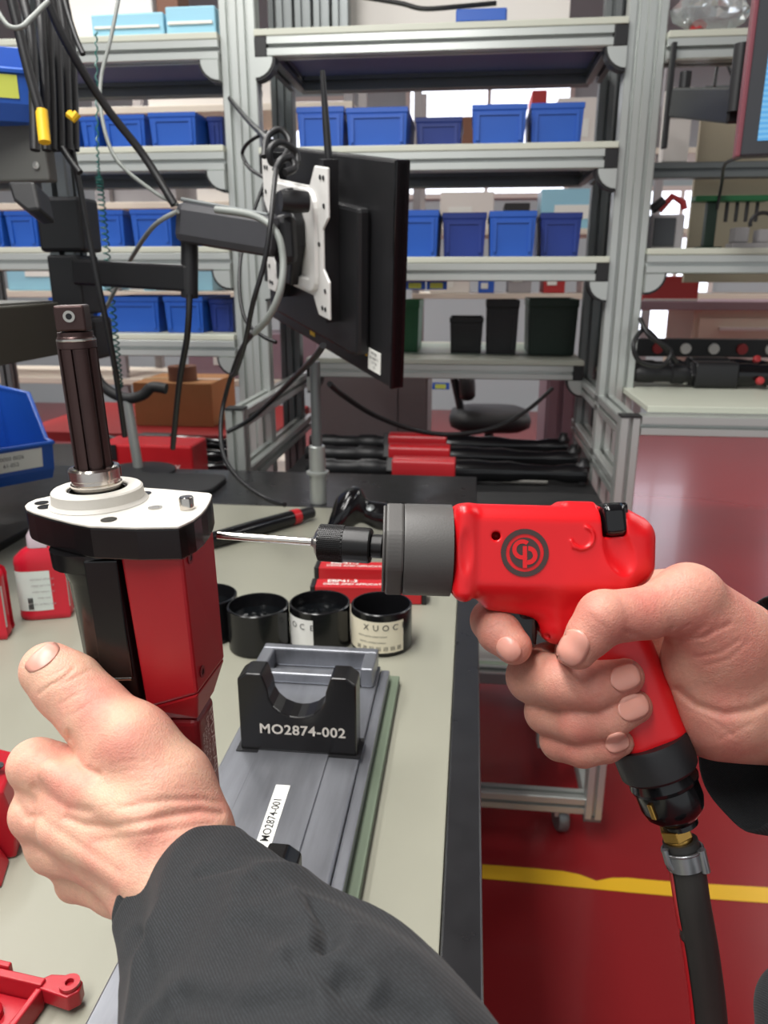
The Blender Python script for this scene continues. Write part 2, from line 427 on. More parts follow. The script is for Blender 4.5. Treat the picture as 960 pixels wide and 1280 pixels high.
# ------------------------------------------------------------------ right rack
rrack = thing('storage_rack', 'right aluminium rack with a pale table top projecting at its front', 'rack', (0.9, 2.1, 0))
for x in (0.4075, 1.45):
    profile('post', (x, 2.1225, 0.0), (x, 2.1225, 2.75), rrack)
    profile('rear_post', (x, 2.62, 0.0), (x, 2.62, 2.75), rrack, m='alu_dark')
shelf(rrack, 0.4305, 1.427, 2.08, 2.16, 2.012, caps=False)
shelf(rrack, 0.4305, 1.427, 2.08, 2.50, 1.536, caps=False)
gusset(rrack, 0.4305, 1.536 - 0.061, 1)
profile('rear_mid_rail', (0.4305, 2.62, 1.775), (1.427, 2.62, 1.775), rrack, xh=(0, 1, 0), m='alu_dark')
profile('front_leg', (1.43, 1.7825, 0.0), (1.43, 1.7825, 1.15), rrack)
profile('table_front_rail', (0.386, 1.7825, 1.148), (1.407, 1.7825, 1.148), rrack, xh=(0, 1, 0))
MB().box((0.405, 1.80, 1.172), (1.45, 2.60, 1.187)).build('table_board', 'board', rrack, bevel=0.002)
# ------------------------------------------------------------------ bench
BZ = 1.02
mat('bench_top', (142, 141, 127), 0.42, var=0.07, vscale=9, rvar=0.06, bump=0.02, bscale=500)
mat('bench_black', (30, 30, 32), 0.3, var=0.3, vscale=30, rvar=0.08)
bench = thing('workbench', 'khaki topped workbench with a black edge strip running along its right side', 'workbench', (-0.4, 0.6, 0))
MB().box((-0.79, -0.35, BZ - 0.03), (-0.0085, 1.472, BZ)).build('bench_top', 'bench_top', bench, bevel=0.001)
MB().box((-0.008, -0.35, BZ - 0.04), (0.022, 1.472, BZ + 0.002)).build('edge_strip', 'bench_black', bench, bevel=0.002)
MB().box((-1.2, 1.4725, BZ - 0.04), (0.022, 1.755, BZ + 0.001)).build('rear_strip', 'bench_black', bench, bevel=0.002)
MB().box((-1.15, -0.35, BZ - 0.04), (-0.7905, 1.472, BZ + 0.012)).build('side_ledge', 'bench_black', bench, bevel=0.003)
for x, y in ((-0.08, 0.0), (-0.08, 1.6), (-1.05, 0.0), (-1.05, 1.6)):
    profile('leg', (x, y, 0), (x, y, BZ - 0.041), bench, w=0.045, h=0.09)
profile('under_rail', (-0.08, 0.05, 0.9), (-0.08, 1.55, 0.9), bench)
# ------------------------------------------------------------------ storage bins
ORD = ['first', 'second', 'third', 'fourth', 'fifth', 'sixth', 'seventh']
def rect_ring(x0, x1, y0, y1, z): return [(x0, y0, z), (x1, y0, z), (x1, y1, z), (x0, y1, z)]
def stack_bin(x0, x1, yf, yb, z0, h, m, label, group=None, cat='bin'):
    """straight walled stacking box: hollow body with rim and a raised front panel frame"""
    t = thing('storage_bin', label, cat, ((x0 + x1) / 2, (yf + yb) / 2, z0), group)
    b = MB(); w = x1 - x0; s = 0.006; wl = 0.004
    rings = [rect_ring(x0 + s, x1 - s, yf + s, yb - s, z0), rect_ring(x0 + 0.002, x1 - 0.002, yf + 0.002, yb - 0.002, z0 + h * 0.86),
             rect_ring(x0, x1, yf, yb, z0 + h * 0.87), rect_ring(x0, x1, yf, yb, z0 + h),
             rect_ring(x0 + wl, x1 - wl, yf + wl, yb - wl, z0 + h), rect_ring(x0 + s + wl, x1 - s - wl, yf + s + wl, yb - s - wl, z0 + wl)]
    vs = sum(rings, []); fs = [(3, 2, 1, 0)]
    for i in range(len(rings) - 1):
        for k in range(4): fs.append((i * 4 + k, i * 4 + (k + 1) % 4, i * 4 + 4 + (k + 1) % 4, i * 4 + 4 + k))
    o = (len(rings) - 1) * 4; fs.append((o, o + 1, o + 2, o + 3))
    b.add(vs, fs); b.build('body', m, t, bevel=0.0015, bseg=1)
    f = MB()
    for a, c in (((x0 + 0.012, z0 + 0.012), (x0 + 0.020, z0 + h * 0.84)), ((x1 - 0.020, z0 + 0.012), (x1 - 0.012, z0 + h * 0.84)), ((x0 + 0.02, z0 + h * 0.74), (x1 - 0.02, z0 + h * 0.80))):
        f.box((a[0], yf - 0.0008, a[1]), (c[0], yf + 0.006, c[1]))
    f.build('front_rib', m, t)
    return t
def row(px, Y, z0, mats, where, depth=0.26, grp=None, hs=None, Ys=None):
    for i, (u0, u1, vt) in enumerate(px):
        y = Ys[i] if Ys else Y
        a = onY(u0, vt, y); b = onY(u1, vt, y)
        if i and a.x < px_end + 0.002: a.x = px_end + 0.002
        px_end = b.x
        col = {'bin_blue': 'bright blue', 'bin_navy': 'dark blue'}[mats[i]]
        stack_bin(a.x, b.x, y, min(y + depth, 2.44), z0 + 0.0005, a.z - z0, mats[i], f'{col} storage bin, {ORD[i]} from the left {where}', grp)
B, N = 'bin_blue', 'bin_navy'
row([(370, 430, 134), (432, 510, 135), (519, 578, 147), (590, 660, 131), (664, 732, 129)], 2.14, 1.781, [B, B, N, B, B], 'on the second shelf of the middle rack', grp='blue bins on the upper middle shelf', Ys=[2.16, 2.12, 2.24, 2.12, 2.16])
row([(497, 549, 263), (553, 609, 266), (612, 672, 264), (676, 729, 266)], 2.14, 1.517, [B, N, B, N], 'on the shelf right of the monitor', grp='blue bins on the lower middle shelf', Ys=[2.12, 2.18, 2.11, 2.18])
row([(62, 96, 146), (98, 122, 146), (126, 180, 144), (184, 244, 141), (252, 278, 146)], 2.14, 1.789, [B, B, B, B, N], 'on the second shelf of the left rack', grp='blue bins on the upper left shelf', Ys=[2.14, 2.14, 2.14, 2.12, 2.2])
row([(-40, 0, 264), (4, 44, 264), (48, 98, 264), (103, 153, 263), (161, 213, 262), (221, 252, 266)], 2.14, 1.545, [B, B, B, B, B, N], 'on the third shelf of the left rack', grp='blue bins on the middle left shelf', Ys=[2.14, 2.14, 2.14, 2.14, 2.13, 2.2])
row([(60, 112, 372), (117, 197, 371), (203, 253, 371), (255, 291, 374)], 2.14, 1.317, [B, B, B, N], 'on the lowest shelf of the left rack', grp='blue bins on the lowest left shelf', Ys=[2.14, 2.14, 2.13, 2.17])
a = onY(497, 376, 2.62); b = onY(524, 422, 2.62)
stack_bin(a.x - 0.06, b.x, 2.62, 2.84, 1.2252, a.z - 1.2252, 'bin_green', 'bright green bin on the table beside the monitor edge')
a = onY(662, 374, 2.56); b = onY(722, 418, 2.56)
stack_bin(a.x, min(b.x, 0.335), 2.56, 2.8, 1.2252, a.z - 1.2252, 'bin_darkgreen', 'dark green bin at the right end of the middle table')
a = onY(562, 398, 2.60); b = onY(604, 420, 2.60)
stack_bin(a.x, b.x, 2.60, 2.76, 1.2252, a.z - 1.2225, 'black_plastic', 'low black tray on the middle table left of the tall black box', cat='tray')
a = onY(608, 376, 2.58); b = onY(648, 420, 2.58)
stack_bin(a.x, b.x, 2.58, 2.72, 1.2252, a.z - 1.2225, 'black_plastic', 'tall black box on the middle table next to the dark green bin', cat='box')
# open fronted picking bins on the left ledge
def hopper_bin(M, w, L, h, m, label, loc, lab_mat, txt=None):
    """local x = towards the front, y = width, z = up; front is low, the sides slope down to it"""
    t = thing('picking_bin', label, 'bin', loc)
    side = [(0, 0), (L - 0.012, 0), (L, 0.02), (L + 0.006, h * 0.46), (L - 0.02, h * 0.48), (L * 0.66, h), (0, h)]
    vs = []; fs = []; n = len(side); 
    for y in (-w / 2, w / 2): vs += [M @ Vector((x, y, z)) for x, z in side]
    b = MB()
    fs.append(tuple(range(n))); fs.append(tuple(range(2 * n - 1, n - 1, -1)))
    fs += [(0, n, n + 1, 1), (1, n + 1, n + 2, 2), (2, n + 2, n + 3, 3), (0, 6, n + 6, n)]
    b.add(vs, fs); o = b.build('body', m, t)
    so = o.modifiers.new('wall', 'SOLIDIFY'); so.thickness = 0.003; so.offset = -1
    bv = o.modifiers.new('bevel', 'BEVEL'); bv.width = 0.0012; bv.segments = 2; bv.limit_method = 'ANGLE'
    r = MB(); rim = [(L + 0.006, h * 0.46), (L - 0.02, h * 0.48), (L * 0.66, h), (0, h)]
    for y in (-w / 2, w / 2): r.tube([M @ Vector((x, y, z)) for x, z in rim], 0.004, 6)
    r.tube([M @ Vector((L + 0.006, -w / 2, h * 0.46)), M @ Vector((L + 0.006, w / 2, h * 0.46))], 0.004, 6)
    r.build('rim', m, t, smooth=60)
    f0 = Vector((L, 0, 0.02)); f1 = Vector((L + 0.006, 0, h * 0.46)); up = (f1 - f0).normalized()
    nrm = Vector((up.z, 0, -up.x))
    c = f0.lerp(f1, 0.52) + nrm * 0.0005
    F = M @ frame(c, Vector((0, 1, 0)), up, nrm)
    lw = w * 0.36; lh = (f1 - f0).length * 0.36
    lb = MB().box((-lw, -lh, 0), (lw, lh, 0.0008), F).build('label_card', lab_mat, t)
    if txt:
        for i, s in enumerate(txt): text('label_text', s, F @ Matrix.Translation((0, lh * (0.35 - 0.7 * i), 0.0011)), lh * 0.55, 'ink', lb)
    return t
ez = Vector((0, 0, 1))
def binM(o, ang): 
    x = Vector((math.cos(ang), math.sin(ang), 0)); return frame(o, x, ez.cross(x), ez)
# lower pair beside the bottles, upper one near the top of the picture
q = onX(46, 560, -0.80); o = Vector((-0.985, q.y, BZ + 0.0125)) 
hopper_bin(binM(Vector((-0.965, q.y + 0.03, 1.1125)), math.radians(-36)), 0.155, 0.205, 0.150, 'bin_blue', 'blue picking bin with a white printed label left of the grooved shaft', (-0.985, q.y, 1.12), 'label_white', ['80000 0026', '61-052'])
hopper_bin(binM(Vector((-0.975, q.y - 0.18, 1.1125)), math.radians(-36)), 0.155, 0.205, 0.150, 'bin_blue', 'blue picking bin at the left picture edge in front of the labelled one', (-0.985, q.y - 0.19, 1.12), 'label_white', None)
sh = MB().box((-1.18, 0.60, 1.096), (-0.86, 1.36, 1.112)).build('bin_shelf', 'black_plastic', bench)
MB().box((-1.15, 0.7, 1.033), (-1.12, 0.74, 1.096)).box((-1.15, 1.25, 1.033), (-1.12, 1.29, 1.096)).build('shelf_support', 'black_plastic', bench)
# ------------------------------------------------------------------ left upright with arm, controller and cables
mat('grey_box', (92, 92, 88), 0.6, var=0.08, vscale=20)
mat('dark_olive', (58, 56, 48), 0.55)
mat('cable_black', (22, 22, 24), 0.45)
mat('cable_grey', (128, 132, 128), 0.5)
mat('cable_green', (20, 92, 84), 0.4)
mat('arm_grey', (58, 58, 62), 0.42, var=0.08, vscale=60)
up = thing('bench_upright', 'shade-toned aluminium upright with black clamps standing at the left back of the bench', 'post', (-0.82, 1.30, BZ + 0.0125))
pt = onY(84, 300, 1.30); XU = pt.x
profile('post', (XU, 1.30, BZ + 0.0125), (XU, 1.30, 2.3), up, m='alu_dark')  # plain aluminium standing in shade, painted in the darker tone
ca = onY(84, 262, 1.27)
MB().box((XU - 0.032, 1.266, ca.z - 0.065), (XU + 0.045, 1.335, ca.z + 0.02)).build('clamp', 'black_plastic', up, bevel=0.006)
MB().box((XU - 0.02, 1.262, ca.z - 0.165), (XU + 0.035, 1.335, ca.z - 0.07)).build('clamp_block', 'black_plastic', up, bevel=0.004)
MB().box((XU - 0.012, 1.258, ca.z - 0.24), (XU + 0.05, 1.335, ca.z - 0.17)).build('clamp_foot', 'black_plastic', up, bevel=0.008)
# monitor swing arm
arm = thing('swing_arm', 'black jointed monitor arm reaching from the left upright to the white mounting plate', 'swing arm', (XU + 0.1, 1.27, ca.z - 0.12))
def bar(name, p0, p1, w, h, m, parent, bevel=0.004):
    p0, p1 = Vector(p0), Vector(p1); M = axis_frame(p0, p1 - p0, Vector((0, 0, 1)))
    L = (p1 - p0).length
    return MB().box((-h / 2, -w / 2, 0), (h / 2, w / 2, L), M).build(name, m, parent, bevel=bevel)
A0 = onY(98, 340, 1.27); A1 = onY(240, 348, 1.20)
bar('lower_arm', A0, A1, 0.03, 0.040, 'black_plastic', arm)
J0 = onY(237, 292, 1.20); J1 = onY(237, 372, 1.20)
MB().lathe([(0.004, -0.002), (0.013, 0), (0.013, (J0 - J1).length * 0.9), (0.011, (J0 - J1).length)], axis_frame(J1, J0 - J1), 20).build('joint_pin', 'black_plastic', arm, smooth=40)
B0 = onY(226, 277, 1.19); B1 = onY(350, 297, 1.17)
bar('upper_arm', B0, B1, 0.05, 0.058, 'arm_grey', arm, bevel=0.012)
bar('cable_cover', B0 + Vector((0.01, 0, 0.030)), B1 + Vector((-0.01, 0, 0.030)), 0.034, 0.006, 'alu_dark', arm, bevel=0.002)
# tilt head
bar('tilt_head', onY(346, 300, 1.17), onY(366, 300, 1.19), 0.04, 0.07, 'black_plastic', arm, bevel=0.012)
MB().lathe([(0.0, -0.02), (0.014, -0.02), (0.016, 0.0), (0.014, 0.02), (0, 0.02)], axis_frame(onY(368, 252, 1.16), (1, 0.5, 0)), 20).build('tilt_knob', 'black_plastic', arm, smooth=40)
# ------------------------------------------------------------------ monitor seen from behind
mon = thing('monitor', 'black flat monitor seen from behind on the jointed arm', 'monitor', (-0.25, 1.3, 1.35))
WM = 0.50; HM = 0.31
MF = frame(Vector((-0.1148, 1.1364, 1.3089)), -Vector((0.5676, -0.8061, -0.1671)), -Vector((0.8224, 0.5647, 0.0693)), Vector((0.0385, -0.1768, 0.9835)))
def mbox(a, b): return MB().box(a, b, MF)
mbox((0, -0.018, 0), (WM, 0.0, HM)).build('back_shell', 'black_plastic', mon, bevel=0.004)
mbox((0.006, -0.0205, 0.016), (WM - 0.006, -0.0182, HM - 0.008)).build('screen', 'black_gloss', mon)
mbox((0, -0.020, 0), (0.006, 0.002, HM)).build('side_bezel', 'black_gloss', mon, bevel=0.002)
MB().prism([(0.07, 0.035), (0.095, 0.03), (WM - 0.095, 0.03), (WM - 0.07, 0.035), (WM - 0.07, HM - 0.065), (0.07, HM - 0.065)], MF @ frame(Vector((0, 0, 0)), Vector((1, 0, 0)), Vector((0, 0, 1)), Vector((0, 1, 0))), 0.0005, 0.022).build('rear_housing', 'black_plastic', mon, bevel=0.006)
st = mbox((0.035, 0.0005, 0.012), (0.075, 0.0015, 0.045)).build('serial_sticker', 'label_white', mon)
Tm = MF @ frame(Vector((0, 0, 0)), Vector((-1, 0, 0)), Vector((0, 0, 1)), Vector((0, 1, 0)))
for i in range(4): text('sticker_text', ['MODEL', 'S/N 0284 71', '12V 3A', 'CE'][i], Tm @ Matrix.Translation((-0.055, 0.039 - 0.007 * i, 0.0018)), 0.006, 'ink', st)
mbox((0.080, 0.0005, 0.030), (0.100, 0.0015, 0.041)).build('orange_sticker', 'yellow_tape', mon)
mbox((0.280, 0.0005, 0.012), (0.300, 0.0015, 0.022)).build('orange_sticker', 'yellow_tape', mon)
# white mounting plate: H shaped stamped sheet on the back of the monitor
plate = [(-0.130, -0.106), (-0.095, -0.106), (-0.075, -0.080), (0.070, -0.080), (0.090, -0.106), (0.130, -0.106), (0.130, -0.050), (0.110, -0.034), (0.110, 0.022), (0.130, 0.040), (0.130, 0.106), (0.085, 0.106), (0.065, 0.078), (-0.060, 0.078), (-0.085, 0.106), (-0.130, 0.106), (-0.130, 0.040), (-0.112, 0.022), (-0.112, -0.034), (-0.130, -0.050)]
PM = MF @ frame(Vector((0.24, 0, 0.189)), Vector((-1, 0, 0)), Vector((0, 0, 1)), Vector((0, 1, 0)))
pl = MB().prism(plate, PM, 0.046, 0.050).build('mounting_plate', 'white_paint', mon, bevel=0.0015)
ringo = rrect(0.19, 0.15, 0.025); ringi = rrect(0.155, 0.115, 0.018); n_ = len(ringo); rb = MB()
vs = [PM @ Vector((x, y, 0.0502)) for x, y in ringo] + [PM @ Vector((x * 0.97, y * 0.97, 0.056)) for x, y in ringo] + [PM @ Vector((x, y, 0.056)) for x, y in ringi] + [PM @ Vector((x * 0.97, y * 0.97, 0.0502)) for x, y in ringi]
rb.add(vs, [(k * n_ + i, k * n_ + (i + 1) % n_, ((k + 1) % 4) * n_ + (i + 1) % n_, ((k + 1) % 4) * n_ + i) for k in range(4) for i in range(n_)])
rb.build('plate_rib', 'white_paint', pl, bevel=0.001)
for sx in (-1, 1):
    MB().box((sx * 0.10 - 0.008, -0.115, 0.0225), (sx * 0.10 + 0.008, 0.115, 0.0458), PM).build('rail', 'black_plastic', mon)
    for x, y in ((0.117, -0.092), (0.106, -0.092), (0.117, -0.065), (0.117, 0.055), (0.117, 0.092), (0.106, 0.092), (0.098, 0.0)):
        MB().lathe([(0.0, 0.0503), (0.0035, 0.0503), (0.0035, 0.0512), (0, 0.0512)], PM @ Matrix.Translation((sx * x, y, 0)), 10).build('screw_hole', 'ink', pl)
MB().prism([(-0.05, -0.085), (0.035, -0.085), (0.05, -0.045), (0.068, -0.01), (0.068, 0.03), (0.04, 0.06), (0.025, 0.085), (-0.03, 0.075), (-0.055, 0.03)], PM @ Matrix.Diagonal((0.72, 0.85, 1, 1)), 0.0505, 0.070).build('plate_hub', 'black_plastic', mon, bevel=0.004)
HUB = PM @ Vector((-0.005, 0.0, 0.10))
# antenna
ant = thing('antenna', 'thin black antenna standing up behind the monitor top edge', 'antenna', onY(411, 205, 1.22))
MB().tube([onY(412, 215, 1.22), onY(408, 160, 1.22), onY(403, 88, 1.22)], [0.006, 0.0055, 0.0035], 10).build('whip', 'cable_black', ant, smooth=40)
MB().lathe([(0.0, -0.012), (0.008, -0.012), (0.008, 0.008), (0, 0.01)], Matrix.Translation(onY(412, 214, 1.22)), 12).build('base', 'black_plastic', ant, smooth=40)
# ------------------------------------------------------------------ controller box, brackets and hanging bin at the left edge
ctl = thing('controller_box', 'grey steel controller box cut by the left picture edge above the blue bins', 'box', onY(10, 440, 1.02))
def slab(front, depths, thick, dirv=None):
    pts = [P(u, v, d) for (u, v), d in zip(front, depths)]; dv = (dirv or FW) * thick; n = len(pts)
    b = MB(); b.add(pts + [p + dv for p in pts], [tuple(range(n)), tuple(range(2 * n - 1, n - 1, -1))] + [(i, i + n, (i + 1) % n + n, (i + 1) % n) for i in range(n)])
    return b
c0 = onY(74, 378, 1.12); zt = c0.z
MB().box((-1.35, 0.80, zt - 0.075), (c0.x, 1.12, zt)).build('housing', 'dark_olive', ctl, bevel=0.003)
MB().box((-1.345, 0.81, zt + 0.0003), (c0.x - 0.006, 1.115, zt + 0.003)).build('lid', 'grey_box', ctl, bevel=0.001)
cb = onY(30, 190, 1.12)
pnl = thing('mounting_panel', 'dark grey steel panel and black bracket below the upper blue bin', 'panel', onY(30, 226, 1.10))
a = onY(-30, 152, 1.10); b = onY(62, 226, 1.10)
MB().box((a.x, 1.10, b.z), (b.x, 1.125, a.z)).build('sheet', 'grey_box', pnl, bevel=0.003)
MB().lathe([(0.0, 0), (0.005, 0), (0.005, 0.003), (0, 0.004)], axis_frame(onY(46, 207, 1.1005), (0, -1, 0)), 12).build('bolt', 'steel', pnl)
slab([(8, 226), (42, 226), (50, 262), (34, 264), (16, 250)], [1.02] * 5, 0.05).build('hook_bracket', 'black_plastic', pnl, bevel=0.004)
# upper bin
ub = onY(0, 95, 1.06)
hopper_bin(binM(Vector((onY(-30, 100, 1.15).x - 0.022, 1.19, onY(10, 148, 1.05).z)), math.radians(-62)), 0.16, 0.17, 0.125, 'bin_blue', 'blue picking bin with a yellow label at the top left picture corner', onY(0, 150, 1.1), 'label_yellow', ['80-000', '3'])
# ------------------------------------------------------------------ cables (each one a thing of its own)
def cable(label, pts, r, m='cable_black', name='cable', cat='cable', n=8, seg=8):
    c = catmull([P(u, v, d) for u, v, d in pts], n)
    o = MB().tube(c, r, seg).build(name, m, smooth=60); tag(o, label, cat); return o
cable('thick black cable running diagonally from the top left down to the monitor arm', [(52, -20, 1.0), (80, 48, 1.03), (130, 130, 1.08), (180, 195, 1.12), (218, 256, 1.13)], 0.0062)
cable('black cable hanging down past the black clamp behind the grooved shaft', [(66, -15, 1.1), (72, 110, 1.12), (95, 210, 1.13), (120, 340, 1.15), (142, 450, 1.2), (156, 545, 1.3)], 0.0048)
cable('black cable dropping straight from the joint of the monitor arm', [(237, 368, 1.18), (234, 420, 1.2), (224, 480, 1.28), (216, 560, 1.42)], 0.0052)
cable('grey hose swooping from the top shelf to the arm in front of the left rack', [(150, -10, 1.2), (138, 50, 1.2), (126, 100, 1.2), (128, 150, 1.18), (146, 200, 1.16), (190, 238, 1.14), (222, 256, 1.13)], 0.0030, 'cable_grey')
cable('grey hose curving from the arm down behind the black lower arm', [(222, 264, 1.12), (190, 285, 1.16), (160, 330, 1.36), (142, 366, 1.40), (120, 410, 1.42)], 0.0036, 'cable_grey')
cable('grey cable looping over the white mounting plate', [(270, 262, 1.05), (318, 270, 1.02), (345, 290, 1.0), (354, 325, 1.0), (350, 365, 1.0), (336, 396, 1.02), (318, 416, 1.06)], 0.0048, 'cable_grey')
cable('thin black cable looping left of the white mounting plate', [(345, 212, 1.02), (342, 240, 1.0), (338, 280, 0.99), (330, 330, 1.0), (316, 380, 1.02), (306, 430, 1.1), (296, 462, 1.2), (290, 470, 1.24)], 0.0036)
cable('black cord hooked over the double post beside the monitor', [(287, 123, 1.93), (308, 148, 1.65), (328, 168, 1.35), (338, 178, 1.15)], 0.0055)
cable('thin black cord bowed out in front of the double post', [(334, 164, 1.42), (312, 177, 1.44), (303, 192, 1.48), (312, 210, 1.46), (330, 222, 1.4)], 0.0036)
cable('thin black cord curling under the upper arm beside the double post', [(332, 224, 1.36), (318, 262, 1.36), (308, 290, 1.36), (300, 330, 1.34), (300, 370, 1.32), (308, 402, 1.30), (328, 420, 1.28), (345, 428, 1.26)], 0.0032)
cable('long thin cable sagging from the left frame leg to the black handheld scanner', [(322, 410, 1.12), (300, 440, 1.3), (283, 490, 1.42), (276, 530, 1.42), (280, 570, 1.38), (300, 600, 1.34), (330, 622, 1.3), (356, 631, 1.25)], 0.0042)
cable('black cable with a plug running from the monitor base along the side rail', [(404, 432, 1.12), (392, 448, 1.2), (370, 470, 1.4), (340, 500, 1.6), (312, 525, 1.7), (284, 540, 1.72)], 0.005)
cable('black cable drooping below the table from the monitor corner', [(412, 480, 1.5), (430, 495, 1.6), (470, 520, 1.75), (520, 538, 1.85), (570, 543, 1.9), (620, 534, 2.0), (660, 512, 2.1), (690, 486, 2.2)], 0.006)
cable('black power cord lying over the top shelf of the middle rack', [(452, -4, 1.98), (500, 4, 1.98), (530, 11, 1.97), (575, 8, 1.97), (620, 4, 1.98)], 0.006)
BD = [1.04, 1.062, 1.084, 1.106, 1.128, 0.985, 1.155]
for i, (x, lab) in enumerate([(58, 'leftmost black cable of the hanging bundle at the top left'), (66, 'second black cable of the hanging bundle at the top left'), (76, 'third black cable of the hanging bundle at the top left'), (86, 'fourth black cable of the hanging bundle at the top left'), (94, 'rightmost black cable of the hanging bundle at the top left'), (44, 'outer left black cable of the hanging bundle, beside the yellow sleeve'), (71, 'black cable hanging behind the middle of the bundle at the top left')]):
    bcab = cable(lab, [(x - 10 - 2 * i, -20, BD[i]), (x - 6, 40, BD[i]), (x - 2, 110, BD[i] + 0.005), (x, 188, BD[i] + 0.01)], 0.0065, n=5)
ysl = cable('black cable ending in a yellow sleeve beside the upper blue bin', [(12, -10, 0.95), (24, 40, 0.96), (36, 90, 0.97), (50, 140, 0.98)], 0.0065)
sl = MB().tube([P(52, 138, 0.98), P(54, 160, 0.98), P(56, 178, 0.98)], 0.0075, 12).build('cable_sleeve', 'yellow_tape', ysl, smooth=40)
cable('thin grey wire looping at the very top left corner', [(-4, 12, 0.9), (10, 32, 0.9), (26, 34, 0.9), (40, 22, 0.92), (60, 2, 0.95)], 0.003, 'cable_grey')
cable('short black plug lead sticking out below the hanging cable bundle', [(78, 185, 1.07), (88, 200, 1.07), (100, 216, 1.07)], 0.005, n=4)
cable('black cord with a split end beside the hanging cable bundle', [(78, -10, 1.06), (86, 20, 1.06), (96, 50, 1.06), (104, 68, 1.06)], 0.004)
y2 = MB().tube([P(86, 142, 1.05), P(92, 148, 1.05), (P(97, 142, 1.05))], 0.006, 8).build('tape_knot', 'yellow_tape', [q for q in bpy.data.objects if q.get('label', '').startswith('rightmost black cable')][0], smooth=40)
cable('black cable tangle lying over the top of the white mounting plate', [(330, 196, 1.12), (334, 172, 1.13), (350, 162, 1.14), (362, 176, 1.14), (356, 196, 1.12), (340, 204, 1.1), (338, 186, 1.09), (352, 178, 1.1), (370, 190, 1.12), (372, 204, 1.12)], 0.0048)
cable('small black plug lead knotted above the white mounting plate', [(344, 214, 1.06), (352, 200, 1.06), (364, 198, 1.07), (368, 210, 1.07), (356, 216, 1.06)], 0.0055)
# coiled air line
cp = []
path = catmull([P(120, 40, 1.5), P(122, 190, 1.48), P(126, 240, 1.46), P(134, 320, 1.44), P(144, 420, 1.46), P(150, 485, 1.5)], 60)
for i, p in enumerate(path):
    a = i * 1.15; r = 0.006 if i > 95 else 0.0022
    cp.append(p + RT * (r * math.cos(a)) + FW * (r * math.sin(a)))
o = MB().tube(cp, 0.0016, 5).build('coiled_air_line', 'cable_green', smooth=60); tag(o, 'green coiled air line hanging in front of the left rack', 'hose')
# cradle stand on the bench
stn = thing('cradle_stand', 'grey pole stand with a black U shaped cradle behind the grooved shaft', 'stand', onZ(174, 590, BZ + 0.002))
b0 = onZ(174, 590, BZ + 0.002); Ys = b0.y
MB().tube([b0, onY(158, 497, Ys)], 0.0115, 16).build('pole', 'alu', stn, smooth=40)
MB().lathe([(0.0, 0.0), (0.085, 0.0), (0.085, 0.006), (0.02, 0.012), (0.0, 0.013)], Matrix.Translation(b0), 32).build('base_plate', 'black_plastic', stn, smooth=40)
cr = catmull([onY(116, 462, Ys), onY(126, 480, Ys), onY(142, 492, Ys), onY(160, 498, Ys), onY(178, 494, Ys), onY(190, 484, Ys), onY(208, 486, Ys)], 6)
MB().tube(cr, 0.0125, 12).build('cradle', 'black_rubber', stn, smooth=50)
pad = MB(); M = axis_frame(onZ(205, 607, BZ + 0.0012), (0, 0, 1)); pad.prism([(x, y) for x, y in rrect(0.26, 0.14, 0.03, 6)], M, 0, 0.012)
tag(pad.build('rubber_pad', 'black_rubber', bevel=0.003), 'black rubber pad on the black rear strip of the bench', 'pad')
# clear pole with collar at the rear of the bench
pp = onZ(398, 628, BZ + 0.0015); Yp = pp.y
pol = thing('support_pole', 'bright metal support pole with a ringed collar rising from the bench rear edge', 'pole', pp)
Mz = Matrix.Translation(pp)
k = 0.0172
hz = onY(395, 558, Yp).z - pp.z; hm = onY(395, 590, Yp).z - pp.z
MB().lathe([(0.0, 0), (k, 0), (k, hm - 0.004), (k + 0.006, hm - 0.003), (k + 0.006, hm + 0.002), (k - 0.001, hm + 0.003), (k - 0.001, hz), (k - 0.003, hz + 0.002), (0, hz + 0.002)], Mz, 28).build('collar', 'alu', pol, smooth=35)
MB().lathe([(0.0, hz), (0.0105, hz), (0.0105, hz + 0.17), (0, hz + 0.17)], Mz, 20).build('tube', 'alu_dark', pol, smooth=35)
# ------------------------------------------------------------------ hall behind the racks
mat('far_white', (226, 220, 214), 0.6); mat('far_brown', (120, 78, 58), 0.6); mat('far_grey', (150, 146, 148), 0.6)
mat('far_red', (170, 44, 46), 0.5); mat('beige_panel', (168, 158, 136), 0.6, var=0.04, vscale=4); mat('crate_cyan', (150, 200, 220), 0.3)
mat('drawer', (222, 208, 188), 0.5); mat('far_blue', (40, 90, 190), 0.5); mat('far_black', (30, 28, 30), 0.5)
mat('window_light', (236, 242, 255), 0.3, emit=2.6)
def bx(name, x0, x1, y0, y1, z0, z1, m, label, cat, parts=None, bevel=0.004, group=None):
    """simple carton or device with its own visible parts"""
    t = thing(name, label, cat, ((x0 + x1) / 2, (y0 + y1) / 2, z0), group)
    MB().box((x0, y0, z0), (x1, y1, z1)).build('body', m, t, bevel=bevel)
    for nm, (u0, u1, w0, w1), pm in (parts or []):
        MB().box((x0 + (x1 - x0) * u0, y0 - 0.006, z0 + (z1 - z0) * w0), (x0 + (x1 - x0) * u1, y0 - 0.0003, z0 + (z1 - z0) * w1)).build(nm, pm, t, bevel=0.001)
    return t
